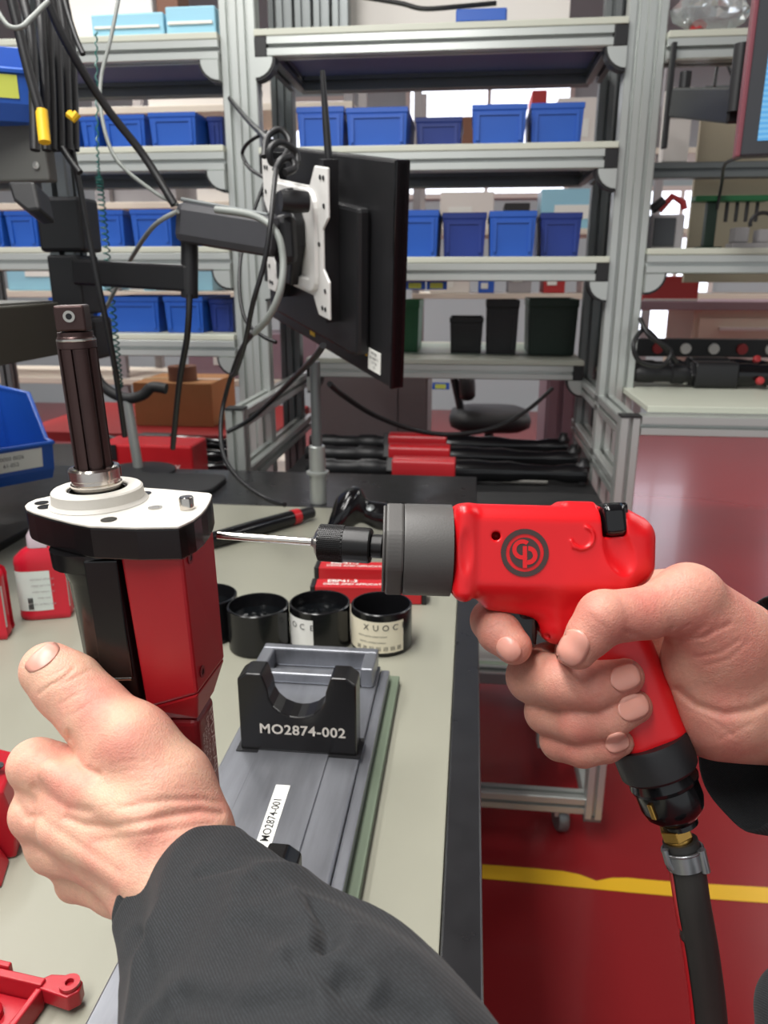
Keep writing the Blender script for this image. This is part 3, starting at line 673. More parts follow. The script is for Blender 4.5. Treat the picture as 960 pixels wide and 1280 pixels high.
# windows in the back wall
for i, (x0, x1, z0, z1) in enumerate(((1.75, 2.45, 0.8, 2.3), (-0.7, 0.9, 2.3, 3.3), (-3.2, -1.4, 2.0, 3.2), (3.6, 5.0, 0.9, 2.1)), 1):
    w = struct(MB().box((x0, 8.76, z0), (x1, 8.795, z1)), f'window_{i}', 'window_light')
    fr = MB(); t = 0.05
    for a, b in (((x0 - t, z0 - t), (x1 + t, z0)), ((x0 - t, z1), (x1 + t, z1 + t)), ((x0 - t, z0), (x0, z1)), ((x1, z0), (x1 + t, z1)), (((x0 + x1) / 2 - 0.02, z0), ((x0 + x1) / 2 + 0.02, z1))):
        fr.box((a[0], 8.74, a[1]), (b[0], 8.80, b[1]))
    fr.build('window_frame', 'far_white', w)
def far_unit(x0, x1, y0, y1, zs, label, m='cream', top=2.5):
    t = thing('shelving_unit', label, 'shelving', ((x0 + x1) / 2, y0, 0))
    for x in (x0, (x0 + x1) / 2 - 0.02, x1 - 0.04):
        for y in (y0, y1 - 0.04): MB().box((x, y, 0), (x + 0.04, y + 0.04, top)).build('upright', 'far_grey', t)
    for z in zs: MB().box((x0, y0 - 0.01, z - 0.03), (x1, y1, z)).build('shelf_board', m, t, bevel=0.003)
    return t
far_unit(-0.35, 2.3, 4.6, 5.1, (1.375, 1.72, 2.12), 'pale shelving unit standing in the hall behind the middle and right racks')
far_unit(-2.9, -0.55, 3.7, 4.2, (0.5, 0.98, 1.40, 1.80, 2.2), 'pale shelving unit standing in the hall behind the left rack')
# things on the far shelving: (x0,x1,z0,z1,material,label,category)
far = [(-0.25, -0.02, 1.376, 1.50, 'far_white', 'white carton seen through the gap right of the monitor', 'carton'),
       (0.03, 0.12, 1.376, 1.47, 'far_blue', 'small blue carton in the hall behind the green bin', 'carton'),
       (0.20, 0.33, 1.376, 1.62, 'far_grey', 'grey carton in the hall above the black tray', 'carton'),
       (0.40, 0.52, 1.376, 1.55, 'far_red', 'red carton in the hall above the tall black box', 'carton'),
       (0.62, 0.98, 1.376, 1.52, 'far_white', 'long white carton in the hall above the dark green bin', 'carton'),
       (-0.2, 0.1, 1.721, 1.92, 'far_white', 'white carton behind the gap above the lower row of bins', 'carton'),
       (0.16, 0.30, 1.721, 1.86, 'far_black', 'black carton behind the gap above the lower row of bins', 'carton'),
       (0.36, 0.85, 1.721, 1.93, 'crate_cyan', 'pale blue crate behind the gap at the right of the lower bins', 'crate'),
       (-0.3, 0.02, 2.121, 2.30, 'far_brown', 'brown carton behind the upper row of bins at left', 'carton'),
       (0.06, 0.22, 2.121, 2.36, 'far_white', 'white carton behind the upper row of bins at centre', 'carton'),
       (0.28, 0.36, 2.121, 2.42, 'far_red', 'narrow dark red carton behind the upper row of bins', 'carton'),
       (0.42, 0.70, 2.121, 2.38, 'far_white', 'wide white carton behind the upper row of bins at right', 'carton'),
       (0.80, 1.02, 2.121, 2.33, 'far_grey', 'grey carton behind the right double post', 'carton')]
for x0, x1, z0, z1, m, lab, c in far:
    bx(c, x0, x1, 4.65, 4.95, z0, z1, m, lab, c, [('label_card', (0.15, 0.6, 0.25, 0.6), 'label_white')])
farl = [(-1.15, -0.9, 1.401, 1.58, 'far_white', 'white carton seen between the left rack shelves by the post', 'carton'), (-1.6, -1.25, 1.401, 1.60, 'crate_cyan', 'pale blue crate seen between the left rack shelves', 'crate'),
        (-2.3, -1.8, 1.401, 1.62, 'crate_cyan', 'pale blue crate at the left edge between the shelves', 'crate'), (-1.3, -1.0, 1.801, 2.0, 'far_white', 'white carton behind the middle row of left bins', 'carton'),
        (-1.8, -1.4, 1.801, 2.02, 'far_grey', 'grey carton behind the middle row of left bins', 'carton'), (-1.5, -0.9, 2.201, 2.42, 'far_white', 'white carton behind the upper row of left bins', 'carton'),
        (-1.4, -0.75, 0.981, 1.2, 'mauve', 'mauve carton low behind the left rack', 'carton')]
for x0, x1, z0, z1, m, lab, c in farl:
    bx(c, x0, x1, 3.75, 4.05, z0, z1, m, lab, c, [('label_card', (0.2, 0.5, 0.3, 0.6), 'label_white')])
# drawer cabinet and red board in the right background
dc = thing('drawer_cabinet', 'cream drawer cabinet in the hall behind the right table', 'cabinet', (1.35, 3.4, 0))
a = onY(868, 388, 3.4); b = onY(1010, 470, 3.4)
MB().box((a.x, 3.4, 0.93), (a.x + 0.75, 3.85, a.z)).build('body', 'drawer', dc, bevel=0.004)
MB().box((a.x - 0.35, 3.36, a.z + 0.001), (a.x + 0.78, 3.9, a.z + 0.03)).build('top', 'far_white', dc, bevel=0.004)
MB().box((a.x - 0.33, 3.42, 0), (a.x - 0.29, 3.46, a.z)).build('leg', 'far_grey', dc); MB().box((a.x + 0.71, 3.42, 0), (a.x + 0.75, 3.46, 0.93)).build('leg', 'far_grey', dc)
for i in range(3):
    z1 = a.z - 0.03 - i * 0.12
    d = MB().box((a.x + 0.02, 3.385, z1 - 0.115), (a.x + 0.73, 3.3995, z1)).build('drawer', 'drawer', dc, bevel=0.003)
    MB().box((a.x + 0.1, 3.365, z1 - 0.05), (a.x + 0.65, 3.3845, z1 - 0.035)).build('handle', 'far_white', d, bevel=0.002)
a = onY(806, 345, 3.0); b = onY(872, 376, 3.0)
bx('red_board', a.x, b.x, 3.0, 3.03, b.z, a.z, 'far_red', 'red board standing behind the right rack under its middle shelf', 'board', [('frame_edge', (0, 1, 0, 0.08), 'far_white')])
rb2 = thing('work_table', 'pale table in the hall carrying the red board', 'table', (1.0, 3.0, 0))
MB().box((a.x - 0.1, 2.95, b.z - 0.031), (b.x + 0.5, 3.3, b.z - 0.001)).build('top', 'mauve', rb2, bevel=0.003)
for x in (a.x - 0.08, b.x + 0.44): MB().box((x, 3.0, 0), (x + 0.04, 3.04, b.z - 0.032)).build('leg', 'far_grey', rb2)
a = onY(826, 388, 2.98); b = onY(862, 428, 2.98)
# grey cabinet, mauve cabinet and stool below the middle table
gc = thing('grey_cabinet', 'grey steel cabinet seen below the middle table', 'cabinet', (-0.37, 3.3, 0))
a = onY(390, 470, 3.25); b = onY(534, 545, 3.25)
MB().box((a.x, 3.25, 0), (b.x, 3.6, a.z + 0.06)).build('body', 'grey_panel', gc, bevel=0.004)
MB().box((a.x + 0.01, 3.235, 0.06), ((a.x + b.x) / 2 + 0.12, 3.2495, a.z + 0.04)).build('door', 'grey_panel', gc, bevel=0.002)
MB().box(((a.x + b.x) / 2 + 0.125, 3.235, 0.06), (b.x - 0.01, 3.2495, a.z + 0.04)).build('door', 'grey_panel', gc, bevel=0.002)
mc = thing('mauve_cabinet', 'mauve cabinet seen below the right end of the middle table', 'cabinet', (0.35, 2.9, 0))
a = onY(684, 470, 3.25); b = onY(738, 560, 3.25)
MB().box((a.x, 3.25, 0), (b.x, 3.6, a.z + 0.05)).build('body', 'mauve', mc, bevel=0.004)
for k in range(3): MB().box((a.x + 0.01 + k * 0.06, 3.235, 0.05), (a.x + 0.05 + k * 0.06, 3.2495, a.z + 0.03)).build('panel', 'mauve', mc, bevel=0.002)
stl = thing('office_chair', 'black swivel chair seen below the middle table', 'chair', (0.1, 4.0, 0))
c = onY(612, 522, 4.0)
M = Matrix.Translation((c.x, 4.0, 0))
def pillow(w, d, h, M):
    b = MB(); prof = [(0.0, 0), (0.8, 0), (0.97, 0.2), (1, 0.5), (0.95, 0.8), (0.75, 0.97), (0, 1)]
    vs = []; sg = 24; fs = []
    for r, z in prof:
        for k in range(sg):
            a = 2 * math.pi * k / sg; ca, sa = math.cos(a), math.sin(a); e = (abs(ca) ** 4 + abs(sa) ** 4) ** -0.25
            vs.append(M @ Vector((r * e * ca * w / 2, r * e * sa * d / 2, z * h)))
    for i in range(len(prof) - 1):
        for k in range(sg): fs.append((i * sg + k, i * sg + (k + 1) % sg, (i + 1) * sg + (k + 1) % sg, (i + 1) * sg + k))
    b.add(vs, fs); return b
pillow(0.42, 0.42, 0.10, M @ Matrix.Translation((0, 0, c.z - 0.05))).build('seat', 'black_rubber', stl, smooth=60)
pillow(0.16, 0.34, 0.08, M @ Matrix.Translation((-0.16, -0.04, c.z + 0.18)) @ Matrix.Rotation(math.radians(85), 4, 'Y')).build('backrest', 'far_black', stl, smooth=60)
MB().tube([M @ Vector((-0.14, 0, c.z)), M @ Vector((-0.19, 0, c.z + 0.2))], 0.02, 8).build('back_bar', 'black_plastic', stl)
MB().tube([M @ Vector((0, 0, 0.08)), M @ Vector((0, 0, c.z - 0.05))], 0.025, 12).build('gas_column', 'black_plastic', stl, smooth=40)
for k in range(5):
    an = k * 2 * math.pi / 5; MB().tube([M @ Vector((0, 0, 0.09)), M @ Vector((0.28 * math.cos(an), 0.28 * math.sin(an), 0.05))], [0.025, 0.015], 8).build('base_arm', 'black_plastic', stl)
    MB().lathe([(0.0, -0.02), (0.03, -0.02), (0.03, 0.02), (0, 0.02)], axis_frame(M @ Vector((0.28 * math.cos(an), 0.28 * math.sin(an), 0.03)), (-math.sin(an), math.cos(an), 0)), 14).build('caster', 'black_plastic', stl)
# hanging label tags
for (u, v, Y, lab) in ((519, 357, 2.115, 'blue label tag with a yellow insert under the third shelf at left'), (546, 357, 2.115, 'blue label tag with a yellow insert under the third shelf at right'), (551, 483, 2.445, 'blue label tag with a yellow insert under the table edge')):
    c = onY(u, v, Y); t = thing('label_tag', lab, 'tag', c)
    MB().box((c.x - 0.027, Y, c.z - 0.010), (c.x + 0.027, Y + 0.004, c.z + 0.012)).build('holder', 'far_blue', t, bevel=0.002)
    MB().box((c.x - 0.018, Y - 0.001, c.z - 0.007), (c.x + 0.016, Y - 0.0001, c.z + 0.007)).build('insert', 'label_yellow', t)
# ------------------------------------------------------------------ nutrunner tools lying on the rack boards
def nutrunner(label, y, z, x0, x1, red=True):
    t = thing('nutrunner', label, 'power tool', ((x0 + x1) / 2, y, z), 'nutrunners stored on the racks'); L = x1 - x0
    M = frame(Vector((x0, y, z + 0.034)), Vector((0, 1, 0)), Vector((0, 0, 1)), Vector((1, 0, 0)))
    MB().lathe([(0.0, 0), (0.020, 0.0), (0.024, 0.02 * L), (0.024, 0.10 * L), (0.021, 0.11 * L), (0.021, 0.19 * L), (0.026, 0.20 * L), (0.026, 0.26 * L), (0.022, 0.27 * L), (0.022, 0.31 * L), (0, 0.31 * L)], M, 18).build('motor_end', 'black_plastic', t, smooth=40)
    b = MB(); pr = rrect(0.062, 0.066, 0.012, 3)
    b.prism(pr, M, 0.312 * L, 0.535 * L).build('body_section', 'red_plastic' if red else 'black_plastic', t, smooth=40, bevel=0.003)
    MB().prism([(0, -0.032), (0.03, 0.0), (0, 0.033), (-0.03, 0.0)], M @ Matrix.Translation((0, 0, 0)), 0.29 * L, 0.33 * L).build('collar', 'black_plastic', t, bevel=0.003)
    MB().lathe([(0.0, 0.537 * L), (0.030, 0.537 * L), (0.031, 0.60 * L), (0.027, 0.66 * L), (0.029, 0.72 * L), (0.022, 0.78 * L), (0.020, 0.88 * L), (0.026, 0.92 * L), (0.026, 0.99 * L), (0, L)], M, 18).build('grip', 'black_gloss', t, smooth=40)
    MB().box((-0.012, -0.030, 0.70 * L), (0.012, -0.019, 0.86 * L), M).build('lever', 'steel', t, bevel=0.003)
    MB().lathe([(0.0, -0.03), (0.018, -0.03), (0.020, 0.02), (0.012, 0.03), (0.012, 0.04), (0, 0.04)], axis_frame(M @ Vector((0, 0.004, 0.975 * L)), (0, 0, 1)), 16).build('angle_head', 'black_plastic', t, smooth=40)
    return t
nutrunner('black and red nutrunner lying farthest back on the rack board', 2.40, 0.9255, onY(388, 556, 2.4).x, 0.315)
nutrunner('black and red nutrunner lying in the middle of the row on the rack board', 2.23, 0.9255, onY(383, 574, 2.23).x, 0.325)
nutrunner('black and red nutrunner lying nearest the bench on the rack board', 2.06, 0.9255, onY(384, 590, 2.06).x, 0.328)
MB().box((-1.6, 1.84, 0.885), (-0.645, 2.52, 0.905)).build('tool_board', 'black_rubber', lrack)
nutrunner('black nutrunner farthest back beside the left frame leg', 2.4, 0.9055, onY(120, 540, 2.4).x, onY(300, 540, 2.4).x, False)
nutrunner('black nutrunner in the middle beside the left frame leg', 2.24, 0.9055, onY(100, 560, 2.24).x, onY(300, 560, 2.24).x, False)
nutrunner('black nutrunner nearest the bench beside the left frame leg', 2.08, 0.9055, onY(100, 580, 2.08).x, onY(296, 580, 2.08).x, False)
# red case and carton left
a = onY(168, 528, 1.96); b = onY(252, 592, 1.96)
rc = bx('tool_case', a.x - 0.08, b.x, 1.90, 2.02, 0.9055, 1.045, 'red_plastic', 'red tool case behind the cradle stand', 'case', [('latch', (0.02, 0.2, 0.7, 1.0), 'black_plastic')], bevel=0.006)
text('case_print', 'ATEX', frame(Vector((onY(211, 556, 1.899).x, 1.8985, 0.985)), Vector((1, 0, 0)), ez, Vector((0, -1, 0))), 0.022, 'label_white', rc)
rt = thing('red_table', 'red topped table standing behind the left rack', 'table', (-1.1, 3.0, 0))
a = onY(190, 520, 3.0)
MB().box((-1.7, 2.7, a.z - 0.05), (-0.72, 3.4, a.z - 0.012)).build('top', 'far_red', rt, bevel=0.003)
for x in (-1.66, -0.8): MB().box((x, 2.75, 0), (x + 0.05, 2.8, a.z - 0.05)).build('leg', 'far_grey', rt)
a0 = onY(165, 478, 2.85); b0 = onY(266, 514, 2.85); zt_ = a.z - 0.0115
cbx = thing('cardboard_box', 'brown cardboard box on the red table behind the left rack', 'box', ((a0.x + b0.x) / 2, 2.95, zt_))
MB().box((a0.x, 2.85, zt_), (b0.x, 3.15, a0.z)).build('body', 'cardboard', cbx, bevel=0.003)
MB().box((a0.x, 2.95, a0.z + 0.0003), (b0.x, 3.0, a0.z + 0.0015)).build('tape_strip', mat('tape', (190, 150, 100), 0.3), cbx)
rl = thing('tape_roll', 'brown tape roll lying on the cardboard box', 'tape roll', (b0.x - 0.14, 2.93, a0.z + 0.002))
MB().lathe([(0.03, 0), (0.055, 0), (0.055, 0.055), (0.03, 0.055), (0.03, 0)], Matrix.Translation((b0.x - 0.14, 2.93, a0.z + 0.002)), 24, cap=False).build('roll', 'far_brown', rl, smooth=40)
MB().lathe([(0.026, 0.001), (0.0298, 0.001), (0.0298, 0.054), (0.026, 0.054), (0.026, 0.001)], Matrix.Translation((b0.x - 0.14, 2.93, a0.z + 0.002)), 24, cap=False).build('core', 'cardboard', rl, smooth=40)
# ------------------------------------------------------------------ things on the top shelves
bx('white_box', onY(392, 0, 2.3).x, onY(720, 0, 2.3).x, 2.43, 2.48, 2.0445, 2.35, 'far_white', 'wide white box on the top shelf of the middle rack', 'box', [('edge_strip', (0, 0.03, 0, 1), 'far_black'), ('vent_grille', (0.04, 0.94, 0.02, 0.06), 'far_grey')])
a = onY(570, 24, 2.15); b = onY(634, 12, 2.15)
bx('blue_tray', a.x, b.x, 2.13, 2.27, 2.0445, b.z, 'bin_blue', 'flat blue tray in front of the white box on the top shelf', 'tray', [('front_lip', (0.03, 0.97, 0.3, 0.9), 'bin_blue')])
a = onY(90, 42, 2.2); b = onY(190, 6, 2.2)
bx('white_device', a.x, b.x, 2.2, 2.4, 2.0418, 2.3, 'far_white', 'white instrument on the top shelf of the left rack', 'instrument', [('screen', (0.6, 0.9, 0.5, 0.85), 'far_grey')])
bx('crate', onY(115, 40, 2.12).x, onY(205, 40, 2.12).x, 2.12, 2.19, 2.0415, 2.10, 'crate_cyan', 'pale cyan crate on the left top shelf near the hanging cables', 'crate', [('rib', (0.05, 0.95, 0.4, 0.5), 'far_white')])
bx('crate', onY(208, 40, 2.12).x, onY(270, 40, 2.12).x, 2.12, 2.3, 2.0415, 2.11, 'crate_cyan', 'pale cyan crate on the left top shelf beside the double post', 'crate', [('rib', (0.05, 0.95, 0.4, 0.5), 'far_white')])
a = onY(196, 26, 2.0); b = onY(217, -6, 2.0)
bx('brown_box', onY(196, 20, 2.2).x, onY(222, 0, 2.2).x, 2.2, 2.29, 2.111, 2.28, 'far_brown', 'small dark brown box on top of the cyan crate at the double post', 'box', [('lid', (0, 1, 0.8, 1.0), 'far_black')])
# profile stubs and cables seen behind the left end of the top shelf
hp = thing('profile_offcuts', 'bundle of short aluminium profiles standing behind the top shelf end', 'profiles', (-0.5, 2.4, 2.0445))
for k in range(4): profile('offcut', (-0.52 + 0.05 * k, 2.30, 2.0445), (-0.52 + 0.05 * k, 2.30, 2.4), hp, m='alu_dark')
# ------------------------------------------------------------------ right rack contents
mon2 = thing('monitor', 'monitor with a glowing light blue screen cut by the right picture edge', 'monitor', (0.72, 1.55, 1.7))
Ym = 1.50; bl = onY(922, 196, Ym); tl = onY(941, 0, Ym)
vx = Vector((math.cos(math.radians(-8)), math.sin(math.radians(-8)), 0)); vy = Vector((-vx.y, vx.x, 0))
M2 = frame(bl, vx, vy, ez)
mat('bezel_dark', (52, 54, 58), 0.4); mat('bezel_edge', (120, 60, 70), 0.4)
sm = bpy.data.materials.new('screen_blue'); sm.use_nodes = True; MATS['screen_blue'] = sm
nt = sm.node_tree; bs = nt.nodes['Principled BSDF']; bs.inputs['Roughness'].default_value = 0.25
wv = nt.nodes.new('ShaderNodeTexWave'); wv.bands_direction = 'Z'; wv.inputs['Scale'].default_value = 38; wv.inputs['Distortion'].default_value = 0.6
tcn = nt.nodes.new('ShaderNodeTexCoord'); nt.links.new(tcn.outputs['Object'], wv.inputs['Vector'])
cr_ = nt.nodes.new('ShaderNodeValToRGB'); cr_.color_ramp.elements[0].color = lin((84, 170, 235)) + (1,); cr_.color_ramp.elements[1].color = lin((132, 200, 245)) + (1,)
nt.links.new(wv.outputs['Color'], cr_.inputs[0]); nt.links.new(cr_.outputs[0], bs.inputs['Emission Color']); bs.inputs['Emission Strength'].default_value = 0.9
bs.inputs['Base Color'].default_value = (0.02, 0.05, 0.08, 1)
MB().box((0, 0, 0), (0.5, 0.03, 0.36), M2).build('housing', 'bezel_dark', mon2, bevel=0.004)
MB().box((-0.004, -0.002, 0), (0.004, 0.032, 0.36), M2).build('side_edge', 'bezel_edge', mon2, bevel=0.002)
MB().box((0.028, -0.0012, 0.024), (0.475, -0.0002, 0.34), M2).build('screen', 'screen_blue', mon2)
bk = thing('wall_bracket', 'black bracket arm holding the blue monitor to the right double post', 'bracket', onY(850, 150, 1.9))
a = onY(842, 110, 2.06)
pX = 0.4475
MB().box((pX - 0.012, 2.06, onY(840, 185, 2.06).z), (pX, 2.08 - 0.001, onY(840, 52, 2.06).z)).build('back_plate', 'black_plastic', bk, bevel=0.002)
MB().lathe([(0.0, 0), (0.013, 0), (0.013, 0.09), (0, 0.09)], Matrix.Translation((pX + 0.018, 2.03, onY(840, 148, 2.06).z)), 16).build('hinge', 'black_plastic', bk, smooth=40)
A = onY(846, 128, 2.03); Bq = onY(922, 132, 1.62)
bar('swing_arm', A, Bq, 0.03, 0.06, 'black_plastic', bk)
MB().lathe([(0.0, 0), (0.014, 0), (0.014, 0.11), (0, 0.11)], Matrix.Translation(onY(918, 140, 1.62)), 16).build('hinge', 'black_plastic', bk, smooth=40)
bx('control_box', onY(812, 305, 2.2).x, onY(853, 305, 2.2).x, 2.2, 2.36, 1.5365, onY(830, 268, 2.2).z, 'far_grey', 'grey control box on the right rack middle shelf beside the post', 'control box', [('round_cover', (0.08, 0.72, 0.1, 0.9), 'bezel_dark')])
a = onY(838, 268, 2.28); t = thing('red_clamp', 'red handled clamp lying on the grey control box', 'clamp', a)
MB().tube([a + Vector((-0.03, 0, 0.01)), a + Vector((0, 0, 0.045)), a + Vector((0.03, 0, 0.03)), a + Vector((0.035, 0, 0.012))], 0.009, 8).build('handle', 'far_red', t, smooth=50)
MB().tube([a + Vector((-0.05, 0, 0.012)), a + Vector((-0.02, 0.0, 0.035))], 0.013, 8).build('jaw', 'far_black', t, smooth=50)
gx = onY(886, 300, 2.3).x
t = thing('green_stand', 'dark green tool stand on the right rack middle shelf', 'stand', (gx, 2.3, 1.5365))
MB().box((gx - 0.03, 2.28, 1.5365), (gx + 0.03, 2.34, 1.546)).build('foot', 'bin_darkgreen', t); MB().box((gx - 0.014, 2.295, 1.546), (gx + 0.014, 2.325, 1.66)).build('column', 'bin_darkgreen', t, bevel=0.003)
MB().box((gx - 0.05, 2.285, 1.6605), (gx + 0.14, 2.335, 1.675)).build('crossbar', 'bin_green', t, bevel=0.002)
for k in range(4): MB().tube([Vector((gx + 0.04 + k * 0.026, 2.31, 1.66)), Vector((gx + 0.04 + k * 0.026, 2.31, 1.61))], 0.005, 8).build('hanging_bit', 'far_black', t)
t = thing('bench_vise', 'small grey vise on the right rack middle shelf right of the green stand', 'vise', (gx + 0.08, 2.22, 1.5365))
MB().box((gx + 0.03, 2.19, 1.5365), (gx + 0.13, 2.25, 1.552)).build('base', 'far_grey', t, bevel=0.002); MB().box((gx + 0.035, 2.195, 1.5525), (gx + 0.07, 2.245, 1.59)).build('fixed_jaw', 'far_grey', t, bevel=0.003)
MB().box((gx + 0.095, 2.195, 1.5525), (gx + 0.12, 2.245, 1.585)).build('moving_jaw', 'far_grey', t, bevel=0.003)
MB().tube([Vector((gx + 0.1 + 0.03 * math.cos(a_), 2.2, 1.60 + 0.025 * math.sin(a_))) for a_ in [math.radians(x) for x in range(-20, 201, 20)]], 0.005, 8).build('handle', 'far_black', t)
bp_ = onY(860, 300, 2.70); tp = onY(955, 218, 2.70)
t = thing('backing_panel', 'beige backing panel behind the right rack middle shelf', 'panel', (0.9, 2.71, 1.45))
MB().box((bp_.x, 2.70, 1.45), (1.35, 2.72, 2.0)).build('sheet', 'beige_panel', t); MB().box((bp_.x, 2.69, 1.99), (1.35, 2.6995, 2.02)).build('top_strip', 'alu_dark', t)
bx('paper_box', onY(832, 100, 2.66).x, onY(864, 100, 2.66).x, 2.60, 2.66, 1.798, 2.0, 'far_white', 'white carton behind the black bracket on the right rack', 'carton', [('flap', (0, 1, 0.6, 0.66), 'far_grey')])
sb = thing('parts_bag', 'clear plastic bag of small parts on the right rack top shelf', 'bag', (onY(890, 40, 2.12).x, 2.12, 2.0125))
c = onY(890, 26, 2.12); bm = MB()
import random as _r
_r.seed(3)
vs = []; fs = []; sg = 16; rg = 7
for i in range(rg):
    for k in range(sg):
        ph = math.pi * i / (rg - 1); a_ = 2 * math.pi * k / sg; j = 1 + _r.uniform(-0.22, 0.22)
        vs.append((c.x + 0.085 * j * math.sin(ph) * math.cos(a_), 2.12 + 0.035 * j * math.sin(ph) * math.sin(a_), 2.013 + 0.045 * (1 - math.cos(ph)) * (1 + 0.15 * (j - 1) * math.sin(ph))))
for i in range(rg - 1):
    for k in range(sg): fs.append((i * sg + k, i * sg + (k + 1) % sg, (i + 1) * sg + (k + 1) % sg, (i + 1) * sg + k))
bm.add(vs, fs).build('film', 'glass_clear', sb)
MB().lathe([(0, 0), (0.018, 0), (0.02, 0.012), (0.012, 0.02), (0, 0.022)], Matrix.Translation((c.x - 0.03, 2.12, 2.02)), 14).build('red_cap', 'far_red', sb, smooth=40)
# right table
nr1 = nutrunner('long black nutrunner lying at the back of the right table', 2.25, 1.1875, onY(795, 455, 2.25).x, onY(1010, 455, 2.25).x, False)
nr2 = nutrunner('long black nutrunner lying in front on the right table', 2.13, 1.1875, onY(792, 475, 2.13).x, onY(1030, 475, 2.13).x, False)
for i, (u, v, Y, lab) in enumerate(((946, 449, 2.2, 'red button on the rear black tool of the right table'), (950, 476, 2.09, 'red button on the front black tool of the right table'))):
    o = MB().lathe([(0, -0.008), (0.009, -0.008), (0.011, 0), (0.009, 0.006), (0, 0.008)], axis_frame(onY(u, v, Y), (0, -1, 0.4)), 14).build('red_button', 'far_red', (nr1, nr2)[i], smooth=40)
ps = thing('socket_strip', 'black socket strip with white and red outlets behind the right table', 'socket strip', (0.85, 2.55, 1.26))
z = onY(850, 434, 2.55).z
MB().box((0.46, 2.55, z - 0.03), (1.3, 2.59, z + 0.025)).build('housing', 'far_black', ps, bevel=0.003)
for k in range(9): MB().lathe([(0, 0), (0.017, 0), (0.016, 0.008), (0, 0.008)], axis_frame(Vector((0.50 + 0.085 * k, 2.5498, z - 0.004)), (0, -1, 0)), 14).build('outlet', ['far_white', 'far_red', 'far_white'][k % 3], ps)
cable('black cable coil hanging at the right double post above the table', [(800, 398, 1.95), (812, 420, 1.93), (838, 438, 1.95), (828, 456, 1.95), (800, 452, 1.93), (792, 430, 1.92), (806, 412, 1.95), (826, 430, 1.97), (846, 452, 2.0)], 0.006)
cable('thin black cord hanging from the blue monitor over the beige panel', [(926, 196, 1.55), (906, 206, 1.8), (902, 230, 2.0), (896, 262, 2.05)], 0.004)
cable('pair of bent dark leads behind the bracket on the right rack', [(893, 108, 2.2), (898, 80, 2.2), (906, 74, 2.2), (914, 92, 2.2), (920, 106, 2.2)], 0.005)
# low tray of the middle rack with a stack of printed sheets, seen between bench edge and fingers
tz = onY(640, 842, 1.84)
MB().box((-0.52, 1.84, tz.z - 0.035), (0.335, 2.50, tz.z - 0.002)).build('low_tray', 'alu_dark', rack, bevel=0.003)
MB().box((-0.52, 1.835, tz.z - 0.001), (0.335, 1.845, tz.z + 0.004)).build('tray_lip', 'alu', rack, bevel=0.001)
mat('paper_green', (206, 222, 196), 0.7, var=0.08, vscale=30)
px0 = onY(560, 830, 1.9).x; px1 = onY(662, 830, 1.9).x
ps_ = thing('paper_stack', 'stack of pale green printed sheets on the low tray beside the trigger finger', 'papers', ((px0 + px1) / 2, 2.0, tz.z - 0.0015))
for k in range(3):
    MB().box((px0 + 0.004 * k, 1.87 + 0.003 * k, tz.z - 0.0015 + 0.008 * k), (px1 - 0.003 * k, 2.08, tz.z + 0.006 + 0.008 * k)).build('sheet_bundle', ['label_white', 'paper_green', 'label_white'][k], ps_)
# ------------------------------------------------------------------ assembly jig on the bench
jm = mat('jig_alu', (138, 140, 146), 0.34, 0.7, var=0.45, vscale=3, rvar=0.14)
_n = [x for x in jm.node_tree.nodes if x.type == 'TEX_NOISE'][0]; _tc = [x for x in jm.node_tree.nodes if x.type == 'TEX_COORD'][0]
_mp = jm.node_tree.nodes.new('ShaderNodeMapping'); _mp.inputs['Scale'].default_value = (16, 1.6, 6); _n.inputs['Detail'].default_value = 9; _n.inputs['Roughness'].default_value = 0.68
jm.node_tree.links.new(_tc.outputs['Object'], _mp.inputs['Vector']); jm.node_tree.links.new(_mp.outputs[0], _n.inputs['Vector'])
mat('jig_green', (98, 110, 92), 0.6)
mat('jig_black', (26, 25, 26), 0.24, 0.2, var=0.15, vscale=30)
mat('engraved', (222, 216, 206), 0.5)
PZ = BZ + 0.028
pr = onZ(460, 900, PZ).x; plx = -0.214; pfar = onZ(470, 832, PZ).y
grn = onZ(489, 900, BZ + 0.012).x
jig = thing('assembly_jig', 'aluminium assembly jig with black notched support blocks lying on the bench', 'jig', ((plx + pr) / 2, 0.5, BZ + 0.0005))
MB().box((plx - 0.006, 0.02, BZ + 0.0005), (grn, pfar + 0.012, BZ + 0.010)).build('green_base', 'jig_green', jig, bevel=0.001)
MB().box((plx, 0.02, BZ + 0.0102), (pr, pfar, PZ)).build('base_plate', 'jig_alu', jig, bevel=0.0015)
MB().box((pr + 0.0003, 0.02, BZ + 0.0102), (pr + 0.010, pfar, PZ - 0.005)).build('side_rail', 'jig_alu', jig, bevel=0.001)
# raised lane on the plate
MB().box((plx + 0.030, 0.02, PZ + 0.0002), (pr - 0.028, 0.60, PZ + 0.0018)).build('wear_strip', 'jig_alu', jig, bevel=0.0006)
